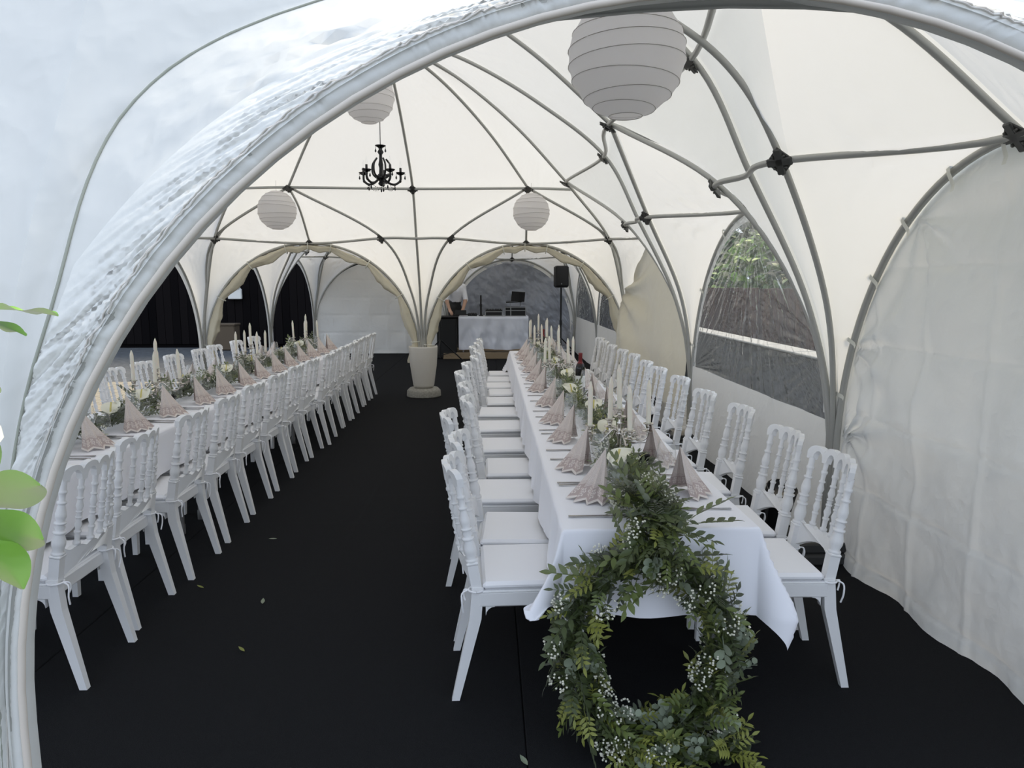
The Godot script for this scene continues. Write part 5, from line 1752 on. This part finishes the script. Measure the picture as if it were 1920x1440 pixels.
	for key in field:
		var val: Array = []
		var okc := true
		for o in off:
			if not field.has(key + o):
				okc = false
				break
			val.append(field[key + o])
		if not okc: continue
		var c := Vector3.ZERO
		var n := 0
		for e in edges:
			var x: float = val[e[0]][0]
			var y: float = val[e[1]][0]
			if (x < 0) != (y < 0):
				c += Vector3(key + off[e[0]]).lerp(Vector3(key + off[e[1]]), x / (x - y))
				n += 1
		if n:
			var best := 0
			for k in 8:
				if val[k][1] < val[best][1]: best = k
			g.tint = val[best][2]
			vid[key] = g.add(c / n * cs)
	for key in field:
		for ax in 3:
			var d := Vector3i.ZERO
			d[ax] = 1
			if not field.has(key + d): continue
			var x: float = field[key][0]
			var y: float = field[key + d][0]
			if (x < 0) == (y < 0): continue
			var u := Vector3i.ZERO
			u[(ax + 1) % 3] = 1
			var w := Vector3i.ZERO
			w[(ax + 2) % 3] = 1
			if vid.has(key) and vid.has(key - u) and vid.has(key - u - w) and vid.has(key - w):
				var q := [vid[key], vid[key - u], vid[key - u - w], vid[key - w]]
				if x < 0: q.reverse()
				g.tri(q[0], q[1], q[2]); g.tri(q[0], q[2], q[3])
	single("person", g.mesh(M.skin_and_cloth), "person in a white shirt and dark trousers bending over the music table", "person", "", X(V(-0.79, 0.14, 15.98)))

# ================================================================ plant beside the entrance
# smooth broad blade along -z, widest at fraction wide of its length, with sunk veins
func broad_leaf(l: float, w: float, wide: float) -> Mesh:
	var rows := []
	for i in 19:
		var t := i / 18.0
		var q := t / wide if t < wide else 1.0 - (t - wide) / (1.0 - wide)
		var hw := w * 0.5 * (0.06 + 0.94 * sin(PI / 2 * pow(clampf(q, 0, 1), 0.75)))
		if i == 18: hw = 0.0005
		var row := PackedVector3Array()
		for j in 13:
			var s := j / 6.0 - 1.0
			var vein := 0.0012 * cos((t * 7.0 - absf(s) * 1.5) * TAU) * absf(s) * (1.0 - absf(s))
			row.append(Vector3(s * hw, 0.16 * hw * s * s + 0.10 * hw * absf(s) + vein - 0.10 * l * t * t + 0.004 * sin(t * 9.0) * absf(s), -l * t))
		rows.append(row)
	var b := MB.new()
	b.grid(rows)
	return b.mesh(M.leaf_fresh)

func build_entrance_plant() -> void:
	var t := thing("flowering_shrub", "fresh green shrub with a white flower standing outside the entrance", "shrub", "", V(-0.642, -0.04, 0.80))
	var b := MB.new()
	b.lathe([Vector2(0, 0), Vector2(0.13, 0), Vector2(0.17, 0.26), Vector2(0.185, 0.27), Vector2(0.185, 0.30), Vector2(0.165, 0.30), Vector2(0.15, 0.25), Vector2(0, 0.25)], 20)
	part(t, "pot", b.mesh(M.concrete))
	for s in [[Vector3(0.0, 0.25, 0), Vector3(-0.03, 0.8, 0.02), Vector3(0.02, 1.28, 0.0), Vector3(0.06, 1.42, 0.0)], [Vector3(0.02, 0.25, 0.02), Vector3(0.04, 0.7, 0.05), Vector3(-0.01, 1.2, 0.03), Vector3(0.03, 1.60, 0.0)], [Vector3(-0.03, 0.25, -0.02), Vector3(-0.09, 0.8, -0.05), Vector3(-0.06, 1.3, 0.0), Vector3(0.05, 1.50, 0.0)]]:
		b = MB.new()
		b.tube(catmull(s, 6), 0.006, 6)
		part(t, "stem", b.mesh(M.stem_green))
	var big := broad_leaf(0.105, 0.058, 0.62)
	var slim := broad_leaf(0.075, 0.022, 0.5)
	# leaves: where the stalk begins, which way the blade runs, roll, which blade
	for e in [[Vector3(0.050, 1.372, 0.02), Vector3(1.0, -0.06, 0.10), 1.25, 0], [Vector3(0.045, 1.385, 0.0), Vector3(0.85, 0.34, 0.1), 1.0, 0], [Vector3(0.050, 1.375, 0.01), Vector3(0.72, -0.66, 0.15), 1.5, 0], [Vector3(0.035, 1.365, 0.0), Vector3(0.35, -0.9, 0.2), 1.2, 0], [Vector3(0.03, 1.385, -0.02), Vector3(0.30, 0.9, 0.1), 1.2, 0], [Vector3(0.02, 1.38, -0.02), Vector3(-0.8, 0.1, 0.2), 0.9, 0],
			[Vector3(0.098, 1.612, 0.0), Vector3(1.0, 0.0, 0.1), 0.25, 1], [Vector3(0.070, 1.606, 0.0), Vector3(0.95, -0.22, 0.15), 0.7, 1], [Vector3(0.03, 1.60, 0.0), Vector3(-0.8, 0.3, 0.2), 0.3, 1], [Vector3(0.045, 1.530, 0.0), Vector3(0.95, 0.05, 0.2), 1.2, 0]]:
		part(t, "leaf", big if e[3] == 0 else slim, X(e[0], aim(e[1], e[2]).scaled(Vector3.ONE * (0.62 if e[0].y > 1.5 and e[3] == 0 else 1.0))))
	for k in 26:
		var h := rng.randf_range(0.45, 1.2)
		var a := rng.randf_range(1.2, 5.0)
		part(t, "leaf", big if k % 2 else slim, X(Vector3(-0.02 + rng.randf_range(-0.04, 0.03), h, rng.randf_range(-0.03, 0.03)), aim(Vector3(cos(a), 0.3, sin(a)), rng.randf_range(-0.5, 0.5))))
	var pm := MB.new()
	pm.leaf(X(Vector3.ZERO), 0.05, 0.045, 1, 0.2, 0.3)
	var pmm := pm.mesh(M.petal_white)
	for k in 5: part(t, "petal", pmm, X(Vector3(0.056, 1.488, 0.0), aim(Vector3(cos(TAU * k / 5.0) * 0.6 + 0.25, sin(TAU * k / 5.0) * 0.8 - 0.5, 0.5), 0.3 * k)))

# ================================================================ bits on the carpet
func build_floor_bits() -> void:
	var b := MB.new()
	b.leaf(X(Vector3.ZERO), 0.045, 0.016, 0, -0.2, 0.3)
	var dry := b.mesh(M.leaf_light)
	b = MB.new()
	b.leaf(X(Vector3.ZERO), 0.05, 0.02, 0, -0.15, 0.2)
	var pale := b.mesh(M.leaf_grey)
	for e in [[0.12, 2.17, 0.5, "pale fallen leaf on the carpet seam beside the wreath", true], [-1.52, 3.62, 1.2, "small green fallen leaf at a chair foot in the aisle", false], [-1.35, 4.35, 2.0, "pale fallen leaf lying in the aisle", true], [-1.15, 3.42, 0.2, "curled fallen leaf on the open carpet", true], [-1.08, 2.95, 0.9, "thin dry stalk of leaf lying on the open carpet", false], [-0.6, 8.6, 0.4, "fallen leaf near the white planter", true]]:
		single("fallen_leaf", pale if e[4] else dry, e[3], "leaf", "", X(V(e[0], 0.006, e[1]), rot(0, e[2], 0)))
